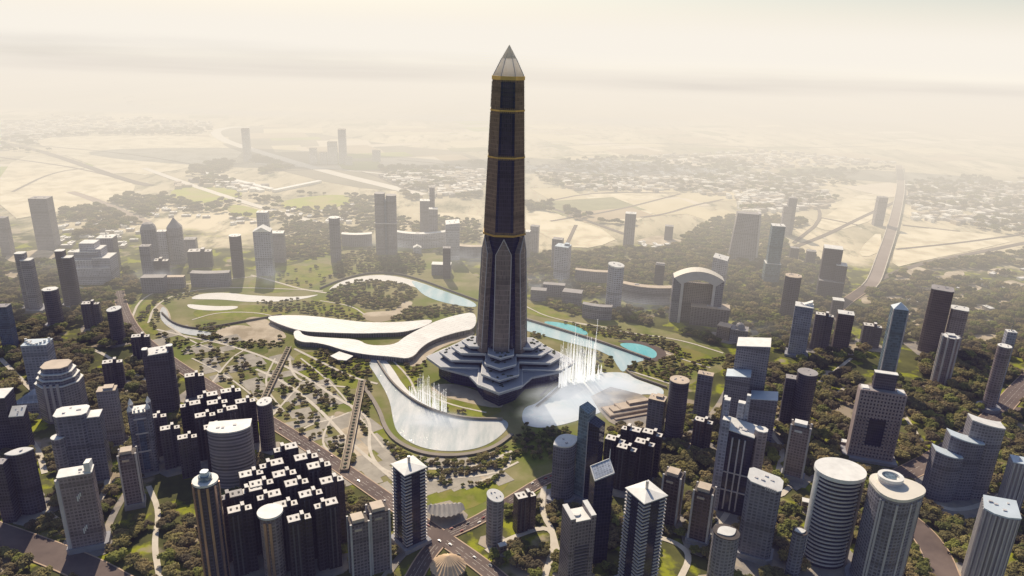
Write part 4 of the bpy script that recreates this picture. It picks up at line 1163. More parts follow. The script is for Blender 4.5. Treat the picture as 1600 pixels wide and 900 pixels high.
for nm, pts in (('white_terrace_court', [(290,475),(313,477),(340,479),(375,478),(367,484),(330,486),(297,483)]), ('white_terrace_court', [(295,467),(313,459),(353,457),(393,462),(463,465),(507,459),(463,470),(393,473),(347,468),(313,468)]),
                ('white_terrace_court', [(508,457),(530,440),(573,430),(613,430),(657,441),(700,458),(690,462),(640,446),(590,437),(540,444)]), ('white_terrace_court', [(575,560),(585,555),(605,562),(640,618),(690,645),(720,652),(700,655),(640,635),(610,600)])):
    area(nm, pts, .36, plain('bright_paving', (.74, .72, .68), .7, .08, .03), 2)
# promenades, walls and bridges
for pts, w in (([(205,500),(218,468),(260,449),(320,440),(400,432)], 5), ([(232,505),(240,480),(268,462),(313,452),(360,449),(460,452),(505,455)], 5), ([(245,515),(300,528),(350,537),(420,560),(480,590),(530,625),(560,640)], 6),
               ([(290,545),(330,530),(345,535)], 4), ([(330,600),(360,560),(385,545)], 4), ([(460,545),(500,565),(550,590),(590,600)], 6), ([(452,560),(455,580),(470,598),(540,605)], 5), ([(425,650),(470,600)], 4), ([(470,672),(490,662),(520,655),(545,645)], 4),
               ([(400,577),(450,600),(500,640),(545,690),(580,720),(610,745)], 6), ([(392,430),(430,440),(470,452),(510,458)], 7), ([(655,610),(700,632),(760,645)], 4), ([(830,560),(880,590)], 4), ([(985,580),(1060,604)], 5), ([(900,505),(980,520),(1060,530),(1130,552)], 5),
               ([(560,640),(580,660),(575,700),(590,730),(620,742)], 5), ([(745,755),(790,735),(800,715),(790,705)], 4), ([(470,560),(520,600),(560,650),(600,700)], 3.5), ([(300,560),(360,590),(420,640)], 3.5), ([(430,560),(410,600),(440,640)], 3.5), ([(520,650),(500,690),(520,712)], 3.5), ([(610,725),(680,735),(750,728),(800,705)], 5), ([(640,755),(700,748),(770,742),(810,722)], 4), ([(262,508),(300,535),(350,552)], 4), ([(610,560),(640,590),(650,615)], 4), ([(1010,540),(1060,560),(1110,575)], 4), ([(440,497),(400,488),(340,488),(300,500)], 4), ([(500,470),(550,478),(570,492)], 4), ([(820,478),(860,498),(950,512)], 4)):
    strip('footpath', pts, w, .34, PATH, keep=True)
def wall_thing(name, pts, w, h, mat, label, cat, z0=0.0, closed=False):
    o = strip(name, pts, w, h, mat, h=h - z0, kind=None, closed=closed); tag(o, label, cat); return o
wall_thing('promenade_wall', [(590,566),(606,592),(626,613),(656,634),(690,648),(730,656),(785,657)], 3.0, 4.5, WALLC, 'curved stone quay wall on the inner side of left lake', 'wall')
wall_thing('promenade_wall', [(565,600),(592,640),(602,672),(622,694),(665,712),(720,714),(770,703),(800,680)], 7.0, 3.0, WALLC, 'broad curved tan colonnade round the outer shore of left lake', 'wall')
wall_thing('promenade_wall', [(978,580),(990,589),(1014,597),(1042,607)], 3.0, 4.0, WALLC, 'brown quay wall along the right lake tip', 'wall')
wall_thing('promenade_wall', [(838,637),(862,618),(878,603),(866,600),(845,620)], 4.0, 3.0, WALLC, 'grey sloping quay beneath the tower podium edge', 'wall')
wall_thing('promenade_wall', [(253,490),(272,508),(310,516),(345,510),(400,500),(440,493)], 2.5, 4.0, plain('dark_parapet', (.13, .11, .095), .8, .2, .05), 'dark curved parapet on the south bank of the pale river', 'wall')
wall_thing('promenade_wall', [(500,452),(530,439),(575,427),(620,428),(660,439),(705,456),(746,471)], 2.5, 4.5, plain('canal_parapet', (.16, .14, .12), .8, .2, .05), 'dark curved parapet behind the upper canal', 'wall')
o = wall_thing('causeway', [(815,498),(875,516),(940,536),(1016,563)], 4.5, 5.0, plain('causeway_deck', (.30, .25, .21), .8, .15, .05), 'long straight brown causeway beside the turquoise pools', 'bridge')
def planted_bridge(pts, w, label):
    root = empty('garden_bridge', (0, 0, 0)); tag(root, label, 'bridge')
    g, L, Rr = ribbon(pts, w, smooth=0)
    c = at(*pts[0]); root.location = c
    def loc(p, z): return (p[0] - c.x, p[1] - c.y, z)
    m = MB(); q = ccw([(p[0] - c.x, p[1] - c.y) for p in (Rr[0], Rr[-1], L[-1], L[0])]); m.prism(q, 0.5, 5); m.build('deck', soft('bridge_deck', (.26, .21, .16), (.34, .28, .22), .05), root)
    for side in (L, Rr):
        m = MB(); a, b = Vector(loc(side[0], 0)), Vector(loc(side[-1], 0)); ang = math.atan2(b.y - a.y, b.x - a.x); mid = (a + b) / 2
        m.box(mid.x, mid.y, 5.02, (b - a).length, 1.2, 1.4, ang); m.build('parapet', SANDP, root)
    m = MB(); a, b = Vector(loc(g[0], 0)), Vector(loc(g[-1], 0)); n = int((b - a).length / 10)
    for k in range(n):
        p = a + (b - a) * ((k + .5) / n); m.box(p.x, p.y, 5.02, 4.2, 3.2, 1.4, random.random())
    m.build('planter', PLANTER, root)
    ROADX.append((g, w * .5))
planted_bridge([(538,738),(566,598)], 12, 'long garden bridge lined with planters, by the left lake')
planted_bridge([(412,628),(452,545)], 9, 'garden bridge with planters beyond the apartment packs')

# roads
road('main_road', [(185,455),(192,485),(214,524),(262,562),(330,606),(425,660),(520,722),(612,786),(690,840),(748,880),(790,915)], 22)
road('side_road', [(700,835),(745,815),(800,782),(850,750),(890,738)], 17)
road('front_road', [(-30,826),(60,858),(140,890),(200,925)], 34, dash=False)
road('front_road', [(690,842),(665,870),(640,915)], 20)
road('east_road', [(1640,560),(1590,610),(1550,655),(1470,712),(1420,738),(1375,760)], 30)
road('curved_road', [(1408,805),(1440,832),(1462,862),(1478,905)], 34, dash=False)
road('woods_road', [(1600,640),(1560,640)], 14, kerb=False, dash=False)
APRON = soft('paved_apron', (.24, .225, .215), (.36, .33, .30), .05, lo2=(.44, .38, .30), s2=.03)
rngA = random.Random(5)
for (bx_, by_, br_, ph_) in BUILDINGS:
    if by_ > 1500 or br_ > 120: continue
    if rngA.random() < .25: continue
    n_ = 9; a0 = rngA.random() * 6.28; q = []
    for k in range(n_):
        a = a0 + 6.2832 * k / n_; rr = br_ * rngA.uniform(1.05, 1.75); q.append((bx_ + rr * math.cos(a), by_ + rr * math.sin(a)))
    m = MB(); m.prism(q, .1, .2 + lift()); tag(m.build('paved_apron', APRON), kind='structure')
for pts, w in (([(150,870),(178,800),(205,760),(215,715),(260,700)], 9), ([(250,905),(240,850),(250,800),(232,760)], 7), ([(60,790),(110,830),(150,800),(175,740),(150,690)], 8), ([(600,905),(625,870),(650,850)], 10), ([(760,862),(800,840),(860,820),(870,860)], 8),
               ([(850,760),(845,800),(870,840),(850,905)], 8), ([(1030,840),(1060,850),(1080,870),(1060,910)], 8), ([(950,650),(1030,690),(1080,680),(1120,640),(1140,600)], 9), ([(1090,860),(1140,800),(1150,770),(1215,780),(1235,760)], 8), ([(1215,740),(1225,700),(1205,680),(1200,640)], 8),
               ([(1240,765),(1290,735),(1330,725),(1390,735)], 9), ([(1460,790),(1500,800),(1560,780),(1600,740)], 8), ([(1300,620),(1330,600),(1400,630),(1440,690)], 7), ([(1180,660),(1230,620),(1280,600),(1330,560)], 7), ([(20,660),(60,700),(70,740)], 8), ([(0,560),(60,620),(110,660),(150,650),(190,700)], 8), ([(100,540),(150,545),(200,580),(240,600)], 7)):
    strip('side_street', pts, w, .26, PATH if w < 8.5 else APRON, keep=True)
for c_ in ((1430,424,26,9),(1470,436,30,8),(1396,468,22,9),(1424,486,26,8),(1362,470,20,8),(1560,425,24,7),(1520,450,20,7),(1570,475,26,7),(1500,462,18,6),(1345,500,16,6),(1450,455,24,8),(1410,440,22,8),(1490,428,22,7),(1580,445,26,8),(1530,480,22,7),(1440,505,22,7),(1540,505,24,8),(1330,540,14,6),(1290,585,18,7),(1030,376,40,9),(60,402,60,14),(120,455,30,10),(30,430,24,8),(1540,530,40,12)):
    x_, y_, w_, h_ = c_; rg_ = random.Random(x_)
    area('sandy_clearing', [(x_ + w_ * rg_.uniform(.6, 1) * math.cos(k * .785), y_ + h_ * rg_.uniform(.5, 1) * math.sin(k * .785)) for k in range(8)], .24, SANDP, 1)
# far roads and rail, kept plain
TRACK = soft('dusty_track', (.16, .13, .11), (.24, .20, .17), .01)
PALER = soft('pale_highway', (.80, .74, .64), (.90, .85, .76), .01)
road('loop_highway', [(390,199),(360,199),(337,204),(338,212),(355,222),(400,236),(470,257),(540,276),(600,290),(660,305)], 60, .8, False, False, PALER)
road('far_highway', [(400,256),(500,262),(600,272),(680,280),(760,284)], 26, .8, False, False, PALER)
road('far_highway', [(225,263),(300,290),(380,316),(450,336),(510,352)], 30, .8, False, False, PALER)
road('dusty_road', [(110,300),(150,313),(230,348)], 34, .5, False, False, soft('brown_track', (.36, .29, .24), (.46, .38, .31), .01))
road('dark_track', [(0,222),(60,235),(120,255),(200,283),(235,290)], 40, .5, False, False, TRACK)
road('dark_track', [(820,312),(860,325),(920,346),(976,366)], 20, .5, False, False, TRACK)
road('dark_track', [(1000,340),(1040,335),(1080,322),(1130,312)], 16, .5, False, False, TRACK)
road('dark_track', [(1236,388),(1290,368),(1350,338),(1420,306)], 18, .5, False, False, TRACK)
road('dark_track', [(1375,436),(1430,414),(1500,400),(1620,376)], 20, .5, False, False, TRACK)
road('canal_track', [(960,258),(1040,252),(1120,243),(1200,240)], 40, .8, False, False, PALER)
for pts in ([(0,262),(60,236),(200,282),(215,293),(190,312),(100,330),(0,346)], [(60,216),(140,212),(335,212),(345,226),(390,243),(300,262),(200,278),(60,228)], [(868,302),(1062,304),(1020,334),(985,350),(930,340),(860,318)], [(822,330),(858,328),(972,370),(930,388),(885,386),(822,352)],
            [(1268,352),(1330,312),(1386,314),(1372,342),(1300,364)], [(1340,392),(1376,358),(1378,392),(1350,404)], [(1412,352),(1600,373),(1520,392),(1440,408),(1392,420),(1398,385)], [(1290,318),(1370,300),(1385,308),(1300,330)], [(640,330),(750,336),(755,345),(690,342)]):
    area('sand_field', pts, .3, SANDF, 1)
for pts in ([(262,296),(320,290),(390,300),(352,317),(275,318)], [(440,312),(540,302),(556,318),(490,330),(438,326)], [(360,318),(400,326),(440,340),(400,342),(352,332)]): area('green_field', pts, .3, GREENF, 2)
area('field', [(332,200),(420,196),(600,226),(760,240),(760,300),(640,300),(540,292),(420,262),(345,236)], .12, soft('hazy_scrub', (.20, .19, .13), (.38, .33, .24), .003), 1, keep=False)
FIELDS = [soft('ploughed_field', (.44, .35, .23), (.58, .47, .32), .006), soft('stubble_field', (.62, .53, .33), (.78, .68, .46), .006), soft('scrub_field', (.24, .24, .12), (.36, .35, .19), .008), soft('bare_field', (.70, .60, .46), (.84, .74, .58), .006), soft('crop_field', (.26, .31, .07), (.38, .42, .12), .006)]
rgF = random.Random(21)
for zx0, zx1, zy0, zy1, nn in ((0, 330, 176, 268, 22), (400, 760, 190, 262, 26), (830, 1250, 196, 262, 30), (1250, 1600, 205, 300, 22), (820, 1180, 296, 340, 8)):
    for _ in range(nn):
        c = at(rgF.uniform(zx0, zx1), rgF.uniform(zy0, zy1)); w_, d_ = rgF.uniform(120, 420), rgF.uniform(90, 330)
        m = MB(); m.prism(xform(rect(w_, d_), c.x, c.y, R(24 + rgF.uniform(-6, 6))), .1, .16 + lift()); tag(m.build('field', rgF.choice(FIELDS if zx0 < 500 else FIELDS[:4])), kind='structure')
for pts in ([(0,246),(120,262),(205,284)], [(20,300),(80,270),(140,262)], [(60,228),(200,240),(330,262)], [(420,268),(560,262),(640,300)], [(860,346),(960,330),(1064,303)], [(900,352),(885,384)], [(840,318),(930,300),(1060,302)], [(1280,340),(1340,352)], [(1400,390),(1500,380),(1600,366)], [(1410,352),(1500,362)], [(620,250),(760,262)], [(840,230),(1000,222),(1200,232),(1400,228)], [(1260,300),(1290,340),(1240,380)]):
    road('field_track', pts, 13, .7, False, False, TRACK)
# raised highway on the right
def highway():
    root = empty('elevated_highway', at(1375, 432)); tag(root, 'raised pinkish highway curving into the haze on the right', 'flyover')
    c = root.location
    pts = [(1404,262),(1408,290),(1402,325),(1392,365),(1378,405),(1366,440),(1356,450)]
    g, L, Rr = ribbon(pts, 34)
    m = MB(); n = len(g); hz = lambda i: .9 + 13 * (1 - i / (n - 1))
    for i in range(n - 1):
        a, b, d, e = Rr[i], Rr[i + 1], L[i + 1], L[i]; z0, z1 = hz(i), hz(i + 1)
        P = lambda q, z: (q[0] - c.x, q[1] - c.y, z)
        m.face([P(a, z0), P(b, z1), P(d, z1), P(e, z0)][::-1]); m.face([P(a, 0), P(b, 0), P(b, z1), P(a, z0)]); m.face([P(d, 0), P(e, 0), P(e, z0), P(d, z1)])
    m.build('deck', soft('pinkish_roadway', (.28, .225, .20), (.36, .30, .27), .01), root)
    for side in (L, Rr):
        m = MB()
        for i in range(n - 1):
            p, q = side[i], side[i + 1]; ang = math.atan2(q[1] - p[1], q[0] - p[0])
            m.box((p[0] + q[0]) / 2 - c.x, (p[1] + q[1]) / 2 - c.y, hz(i) - .3, math.hypot(q[0] - p[0], q[1] - p[1]), 2.4, 2.2, ang)
        m.build('parapet', PATH, root)
    ROADX.append((g, 24))
highway()
road('east_road', [(1366,440),(1345,456),(1318,474),(1296,500)], 26, dash=False)

dress_roads()

# ------------------------------------------------------------------ white canopy roofs by the obelisk
def panelled(name, c, seam):
    m, nt, b, N, L = newmat(name)
    g = N.new('ShaderNodeNewGeometry'); mp = N.new('ShaderNodeMapping'); L.new(g.outputs['Position'], mp.inputs[0]); mp.inputs['Rotation'].default_value = (0, 0, R(28))
    br = N.new('ShaderNodeTexBrick'); L.new(mp.outputs[0], br.inputs['Vector']); br.inputs['Scale'].default_value = 1; br.inputs['Brick Width'].default_value = 26; br.inputs['Row Height'].default_value = 9; br.inputs['Mortar Size'].default_value = .35
    br.inputs['Color1'].default_value = (*c, 1); br.inputs['Color2'].default_value = (*[k * .90 for k in c], 1); br.inputs['Mortar'].default_value = (*seam, 1)
    f = ramp(nt, noise(nt, .02, 6, .6), [(.3, .82), (.7, 1.0)])
    mu = N.new('ShaderNodeMix'); mu.data_type = 'RGBA'; mu.blend_type = 'MULTIPLY'; mu.inputs['Factor'].default_value = 1; L.new(br.outputs['Color'], mu.inputs[6]); L.new(f, mu.inputs[7])
    L.new(mu.outputs[2], b.inputs['Base Color']); b.inputs['Roughness'].default_value = .5; return m
WHITEC = panelled('white_canopy_roof', (.80, .79, .77), (.46, .45, .43))
CANW = facade('canopy_glazing', (.42, .38, .33), (.13, .115, .11), 30, 5.0, .0, .35)
def canopy_hall(pts, h, label, z0=0, sm=2):
    g = chaikin(ccw(px2g(pts, h)), sm)
    cx = sum(p[0] for p in g) / len(g); cy = sum(p[1] for p in g) / len(g)
    root = empty('canopy_hall', (cx, cy, 0)); tag(root, label, 'hall')
    q = [(x - cx, y - cy) for x, y in g]
    m = MB(); m.prism(q, h - 1.6, h, bottom=True); m.build('roof', WHITEC, root)
    # walls follow the roof a little inside its edge
    n = len(q); w = []
    for i in range(n):
        a, b = q[i - 1], q[(i + 1) % n]; dx, dy = b[0] - a[0], b[1] - a[1]; l = math.hypot(dx, dy) or 1
        w.append((q[i][0] - dy / l * 2.5, q[i][1] + dx / l * 2.5))
    m = MB(); m.prism(w, z0, h - 1.65); m.build('glass_wall', CANW, root)
    PARKX.append(g); return root
canopy_hall([(412,495),(443,492),(483,493),(533,499),(573,504),(633,503),(677,498),(672,507),(633,519),(593,520),(563,521),(500,519),(470,517),(440,508)], 11, 'long white canopy roof tapering to a point, behind its neighbour')
canopy_hall([(457,518),(468,515),(474,525),(520,528),(560,530),(575,540),(617,539),(632,526),(663,510),(685,500),(717,491),(744,487),(744,513),(717,518),(683,528),(660,540),(643,561),(613,557),(573,554),(540,548),(500,535),(463,534)], 12, 'big white canopy roof sweeping round to the obelisk')
canopy_hall([(516,556),(530,549),(552,556),(541,563),(528,562)], 8, 'small white kite shaped roof below the big canopy', 0, 0)
def roof_tiles(): pass

# ------------------------------------------------------------------ fountains
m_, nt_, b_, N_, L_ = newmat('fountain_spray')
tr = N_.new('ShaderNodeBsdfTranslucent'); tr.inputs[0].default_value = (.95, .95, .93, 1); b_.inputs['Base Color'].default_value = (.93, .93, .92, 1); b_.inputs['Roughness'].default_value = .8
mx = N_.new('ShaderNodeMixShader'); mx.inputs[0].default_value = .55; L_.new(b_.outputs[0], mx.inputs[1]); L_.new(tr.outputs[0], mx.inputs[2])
b_.inputs['Emission Color'].default_value = (1, .98, .95, 1); b_.inputs['Emission Strength'].default_value = .6   # glow added in place of sunlight scattered through the droplets
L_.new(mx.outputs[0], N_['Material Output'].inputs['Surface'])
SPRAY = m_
def jet(px, by, ty, wpx, label, group):
    g, H, W = place(px, ty, by, wpx)
    m = MB(); rng = random.Random(int(px * 31 + by))
    def plume(x, y, h, r):
        pts = [(x + rng.uniform(-.12, .12) * r * k, y + rng.uniform(-.12, .12) * r * k, h * k / 7) for k in range(8)]
        m.tube(pts, r, r * .16, 6)
    plume(0, 0, H, W * .26)
    for k in range(7):      # shorter threads of falling water round the main plume
        a = rng.random() * 6.28; plume(math.cos(a) * W * .4, math.sin(a) * W * .4, H * rng.uniform(.25, .8), W * rng.uniform(.06, .12))
    for k in range(60):     # droplets breaking off
        z = H * rng.random() ** 1.6; f = z / H; a = rng.random() * 6.28; r = W * (.2 + .6 * (1 - f)) * rng.random()
        x, y = r * math.cos(a), r * math.sin(a); s = rng.uniform(.15, .4)
        m.face([(x - s, y, z - s * 2), (x + s, y, z - s * 2), (x + s * .4, y + s, z + s * 3)])
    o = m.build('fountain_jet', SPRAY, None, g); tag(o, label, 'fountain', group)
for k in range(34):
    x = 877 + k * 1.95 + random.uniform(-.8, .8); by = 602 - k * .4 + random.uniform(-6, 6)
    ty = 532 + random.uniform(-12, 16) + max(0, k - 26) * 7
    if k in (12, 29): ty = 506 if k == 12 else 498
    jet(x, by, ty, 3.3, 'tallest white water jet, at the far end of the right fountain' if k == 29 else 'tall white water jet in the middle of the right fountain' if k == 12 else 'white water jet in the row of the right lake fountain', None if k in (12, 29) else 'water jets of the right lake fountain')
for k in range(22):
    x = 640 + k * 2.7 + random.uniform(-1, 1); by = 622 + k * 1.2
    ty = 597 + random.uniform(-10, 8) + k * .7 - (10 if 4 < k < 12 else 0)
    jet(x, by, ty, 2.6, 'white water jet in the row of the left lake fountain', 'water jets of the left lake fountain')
# ------------------------------------------------------------------ trees
def leafmat(name, lo, hi):
    m, nt, b, N, L = newmat(name)
    oi = N.new('ShaderNodeObjectInfo'); f = ramp(nt, noise(nt, .9, 3, .6), [(.3, 0.0), (.7, 1.0)])
    c = mixc(nt, f, lo, hi)
    c2 = mixc(nt, oi.outputs['Random'], (.55, .55, .62), (1.4, 1.35, 1.1))
    mu = N.new('ShaderNodeMix'); mu.data_type = 'RGBA'; mu.blend_type = 'MULTIPLY'; mu.inputs['Factor'].default_value = 1
    L.new(c, mu.inputs[6]); L.new(c2, mu.inputs[7]); L.new(mu.outputs[2], b.inputs['Base Color'])
    b.inputs['Roughness'].default_value = .75; b.inputs['Specular IOR Level'].default_value = .25
    t = N.new('ShaderNodeBsdfTranslucent'); L.new(mu.outputs[2], t.inputs[0]); x = N.new('ShaderNodeMixShader'); x.inputs[0].default_value = .38
    L.new(b.outputs[0], x.inputs[1]); L.new(t.outputs[0], x.inputs[2]); L.new(x.outputs[0], N['Material Output'].inputs['Surface'])
    return m
LEAF = [leafmat('dull_olive_foliage', (.18, .165, .07), (.40, .36, .17)), leafmat('brownish_foliage', (.19, .16, .085), (.40, .33, .19)), leafmat('green_foliage', (.16, .18, .05), (.35, .37, .115))]
BARK = plain('bark', (.10, .075, .055), .9, .3, .5)
def crown_mesh(seed, mat):
    """unit crown (radius about 1) of clumps made from many small leaf sprays, base of the crown at z .35"""
    rng = random.Random(seed); m = MB()
    cl = []
    for _ in range(rng.randint(10, 14)):
        a = rng.random() * 6.28; r = .72 * math.sqrt(rng.random()); z = .75 + .55 * rng.random() * (1 - r * .75)
        cl.append((r * math.cos(a), r * math.sin(a), z, rng.uniform(.27, .44)))
    for (cx, cy, cz, cr) in cl:
        for _ in range(62):
            u = rng.uniform(-.55, 1); th = rng.random() * 6.28; s = math.sqrt(1 - u * u)
            n = Vector((s * math.cos(th), s * math.sin(th), u)); rr = cr * rng.uniform(.72, 1.12)
            p = Vector((cx, cy, cz)) + Vector((n.x * rr, n.y * rr, n.z * rr * .85))
            nn = (n * .75 + Vector((rng.uniform(-.45, .45), rng.uniform(-.45, .45) + .12, rng.uniform(.1, .8)))).normalized()
            e = nn.orthogonal().normalized(); f = nn.cross(e); w = rng.uniform(.055, .12); h = rng.uniform(.055, .12)
            m.face([p - e * w - f * h, p + e * w - f * h * .6, p + e * w * .7 + f * h, p - e * w * .8 + f * h * .8])
        # dense core so a clump is not see-through
        q = [(cx + cr * .7 * math.cos(6.28 * k / 7), cy + cr * .7 * math.sin(6.28 * k / 7)) for k in range(7)]
        m.loft([[(x * .6 + cx * .4, y * .6 + cy * .4, cz - cr * .55) for x, y in q], [(x, y, cz) for x, y in q], [(x * .5 + cx * .5, y * .5 + cy * .5, cz + cr * .6) for x, y in q]])
    o = m.build('crown', mat); me = o.data; bpy.data.objects.remove(o); return me
def trunk_mesh(seed):
    rng = random.Random(seed); m = MB()
    m.tube([(0, 0, 0), (.02, .01, .35), (.0, .03, .75)], .075, .04, 6)
    for k in range(4):
        a = k * 1.57 + rng.random(); m.tube([(0, 0, .35 + k * .06), (.25 * math.cos(a), .25 * math.sin(a), .62), (.5 * math.cos(a), .5 * math.sin(a), .85)], .035, .012, 5)
    o = m.build('trunk', BARK); me = o.data; bpy.data.objects.remove(o); return me
CROWNS = [crown_mesh(100 + k, LEAF[(0, 1, 2, 0, 1, 0, 2)[k]]) for k in range(7)]
TRUNKS = [trunk_mesh(7), trunk_mesh(8)]

blds = [(x, y, r) for x, y, r, _ in BUILDINGS]
def segd(p, a, b):
    dx, dy = b[0] - a[0], b[1] - a[1]; l = dx * dx + dy * dy or 1
    t = max(0, min(1, ((p[0] - a[0]) * dx + (p[1] - a[1]) * dy) / l)); return math.hypot(p[0] - a[0] - t * dx, p[1] - a[1] - t * dy)
ROADBB = [(min(p[0] for p in g) - 40, max(p[0] for p in g) + 40, min(p[1] for p in g) - 40, max(p[1] for p in g) + 40, g, h) for g, h in ROADX]
PARKBB = [(min(p[0] for p in g), max(p[0] for p in g), min(p[1] for p in g), max(p[1] for p in g), g) for g in PARKX]
def clear(x, y, r, park=True):
    for bx, by, br in blds:
        if (x - bx) ** 2 + (y - by) ** 2 < (br + r * .5) ** 2: return False
    for x0, x1, y0, y1, g, h in ROADBB:
        if x0 < x < x1 and y0 < y < y1:
            for a, b in zip(g[:-1], g[1:]):
                if segd((x, y), a, b) < h + r * .55: return False
    for x0, x1, y0, y1, g in PARKBB:
        if x0 - 5 < x < x1 + 5 and y0 - 5 < y < y1 + 5 and inside(x, y, g): return False
    return True
cells = {}
def free(x, y, r, k):
    c = 12
    for i in range(int(x // c) - 2, int(x // c) + 3):
        for j in range(int(y // c) - 2, int(y // c) + 3):
            for (a, b, q) in cells.get((i, j), ()):
                if (a - x) ** 2 + (b - y) ** 2 < ((r + q) * k) ** 2: return False
    return True
TREES = []      # x, y, radius
def val_noise(x, y, s):
    def h(i, j): return (math.sin(i * 127.1 + j * 311.7) * 43758.5453) % 1.0
    x, y = x / s, y / s; i, j = math.floor(x), math.floor(y); u, v = x - i, y - j; u, v = u * u * (3 - 2 * u), v * v * (3 - 2 * v)
    return (h(i, j) * (1 - u) + h(i + 1, j) * u) * (1 - v) + (h(i, j + 1) * (1 - u) + h(i + 1, j + 1) * u) * v
def plant(pts, n, rmin, rmax, k=.62, thr=0.0, ns=70, notpark=True, ground=None):
    g = ground or px2g(pts); x0, x1 = min(p[0] for p in g), max(p[0] for p in g); y0, y1 = min(p[1] for p in g), max(p[1] for p in g)
    got = 0; tries = 0
    while got < n and tries < n * 14:
        tries += 1
        x, y = random.uniform(x0, x1), random.uniform(y0, y1)
        if not inside(x, y, g): continue
        if thr and val_noise(x, y, ns) < thr: continue
        if notpark and inside(x, y, PARKG): continue
        r = random.uniform(rmin, rmax)
        if not free(x, y, r, k) or not clear(x, y, r): continue
        cells.setdefault((int(x // 12), int(y // 12)), []).append((x, y, r)); TREES.append((x, y, r)); got += 1
# right hand woods, dense
plant([(1040,392),(1100,350),(1145,338),(1240,385),(1320,440),(1330,470),(1250,560),(1160,530),(1120,470),(1040,440),(900,430),(905,400),(980,388)], 1250, 8, 14, .56)
plant([(1330,470),(1372,440),(1450,415),(1640,388),(1660,600),(1560,600),(1480,650),(1300,620),(1240,580)], 1500, 9, 15, .58, .32, 80)
plant([(1130,560),(1240,580),(1300,620),(1480,650),(1560,620),(1680,640),(1700,760),(1500,780),(1300,760),(1150,700)], 620, 8.5, 14, .62, .26, 60)
# left woods
plant([(-40,400),(90,410),(200,425),(235,470),(205,500),(225,540),(280,590),(240,640),(-60,660)], 1300, 9, 15, .58, .25, 70)
plant([(-60,640),(240,620),(300,640),(330,720),(340,915),(180,925),(-120,930)], 420, 7, 11.5, .56, .36, 45)
plant([(340,690),(620,800),(640,915),(340,915)], 110, 6, 10, .56, .3, 40)
plant([(760,700),(900,680),(960,900),(700,915),(800,850)], 140, 6, 10, .56, .3, 40)
plant([(950,640),(1200,640),(1260,915),(940,915)], 300, 7, 11.5, .56, .33, 42)
plant([(1240,700),(1560,740),(1680,760),(1700,930),(1240,925)], 420, 7.5, 12, .56, .32, 42)
plant([(820,440),(1000,430),(1130,540),(1060,540),(960,505),(880,495),(815,470)], 260, 6, 10, .6, .3, 60)
plant([(800,395),(900,395),(960,430),(900,445),(800,430)], 200, 6, 10, .6)
# groves behind and in the park
plant([(432,385),(445,350),(500,348),(560,360),(545,400),(500,405),(450,405)], 260, 7, 11, .55)
plant([(640,350),(700,335),(752,345),(750,380),(650,372)], 170, 7, 11, .58)
plant([(555,345),(600,335),(640,345),(630,365),(560,362)], 90, 7, 11, .58)
plant([(535,400),(580,388),(640,390),(665,408),(660,428),(610,428),(570,426),(530,436),(520,430)], 250, 4.5, 7.5, .6, .2, 30, notpark=False)
plant([(510,460),(535,445),(580,436),(622,440),(652,458),(645,470),(612,484),(563,480),(520,476)], 210, 4.5, 7, .62, .25, 30, notpark=False)
plant([(570,500),(640,482),(700,478),(745,486),(690,495),(640,500)], 90, 4, 6.5, .6, notpark=False)
for pts, n in (([(400,470),(470,468),(560,488),(590,500),(560,502),(470,490),(400,486)], 110), ([(500,535),(560,555),(610,560),(560,600),(480,580)], 90), ([(550,640),(570,590),(582,600),(572,690),(545,735),(540,700)], 80), ([(600,690),(640,715),(720,725),(790,700),(810,720),(760,760),(700,760),(640,745)], 150),
               ([(820,665),(870,660),(900,680),(860,720),(820,720),(795,700)], 90), ([(880,505),(960,512),(1040,530),(1080,555),(1040,575),(985,530),(900,520)], 170), ([(980,565),(1060,570),(1130,560),(1060,602),(985,582)], 110), ([(820,500),(860,525),(830,530)], 16), ([(900,540),(960,560),(950,590),(900,575)], 40),
               ([(630,560),(660,555),(680,600),(640,620)], 24), ([(680,615),(780,632),(740,650),(690,640)], 26), ([(240,520),(300,530),(420,570),(520,640),(560,740),(500,700),(330,590)], 170), ([(440,560),(500,580),(560,620),(520,640),(460,600)], 70), ([(215,500),(250,455),(340,440),(330,455),(255,475),(245,515)], 90), ([(310,505),(420,515),(450,540),(380,545),(310,530)], 80), ([(400,432),(500,412),(520,430),(500,455)], 36)):
    plant(pts, int(n * .8), 3.2, 6.0, .62, notpark=False)
# scrub and hedges on the plain
for pts, n in (([(860,322),(1030,335),(985,352),(900,345)], 60), ([(170,120),(350,235),(420,262),(260,268)], 150), ([(270,250),(400,245),(460,262),(400,275),(300,268)], 240), ([(230,300),(300,268),(440,300),(600,310),(600,340),(520,352),(380,345),(300,340)], 240), ([(100,300),(220,285),(260,320),(220,350),(90,380)], 260),
               ([(590,262),(760,255),(752,310),(640,315)], 230), ([(820,255),(1000,245),(1130,250),(1250,270),(1200,300),(1000,300),(860,298)], 480), ([(1180,270),(1400,262),(1390,300),(1290,318),(1200,320)], 230), ([(1410,280),(1600,275),(1600,370),(1420,345)], 330), ([(0,215),(80,205),(330,200),(330,212),(60,240),(0,235)], 230), ([(1070,330),(1240,320),(1260,350),(1200,370),(1120,350)], 160), ([(820,318),(862,318),(870,330),(830,336)], 60)):
    plant(pts, n, 8, 17, .5, .42, 160)

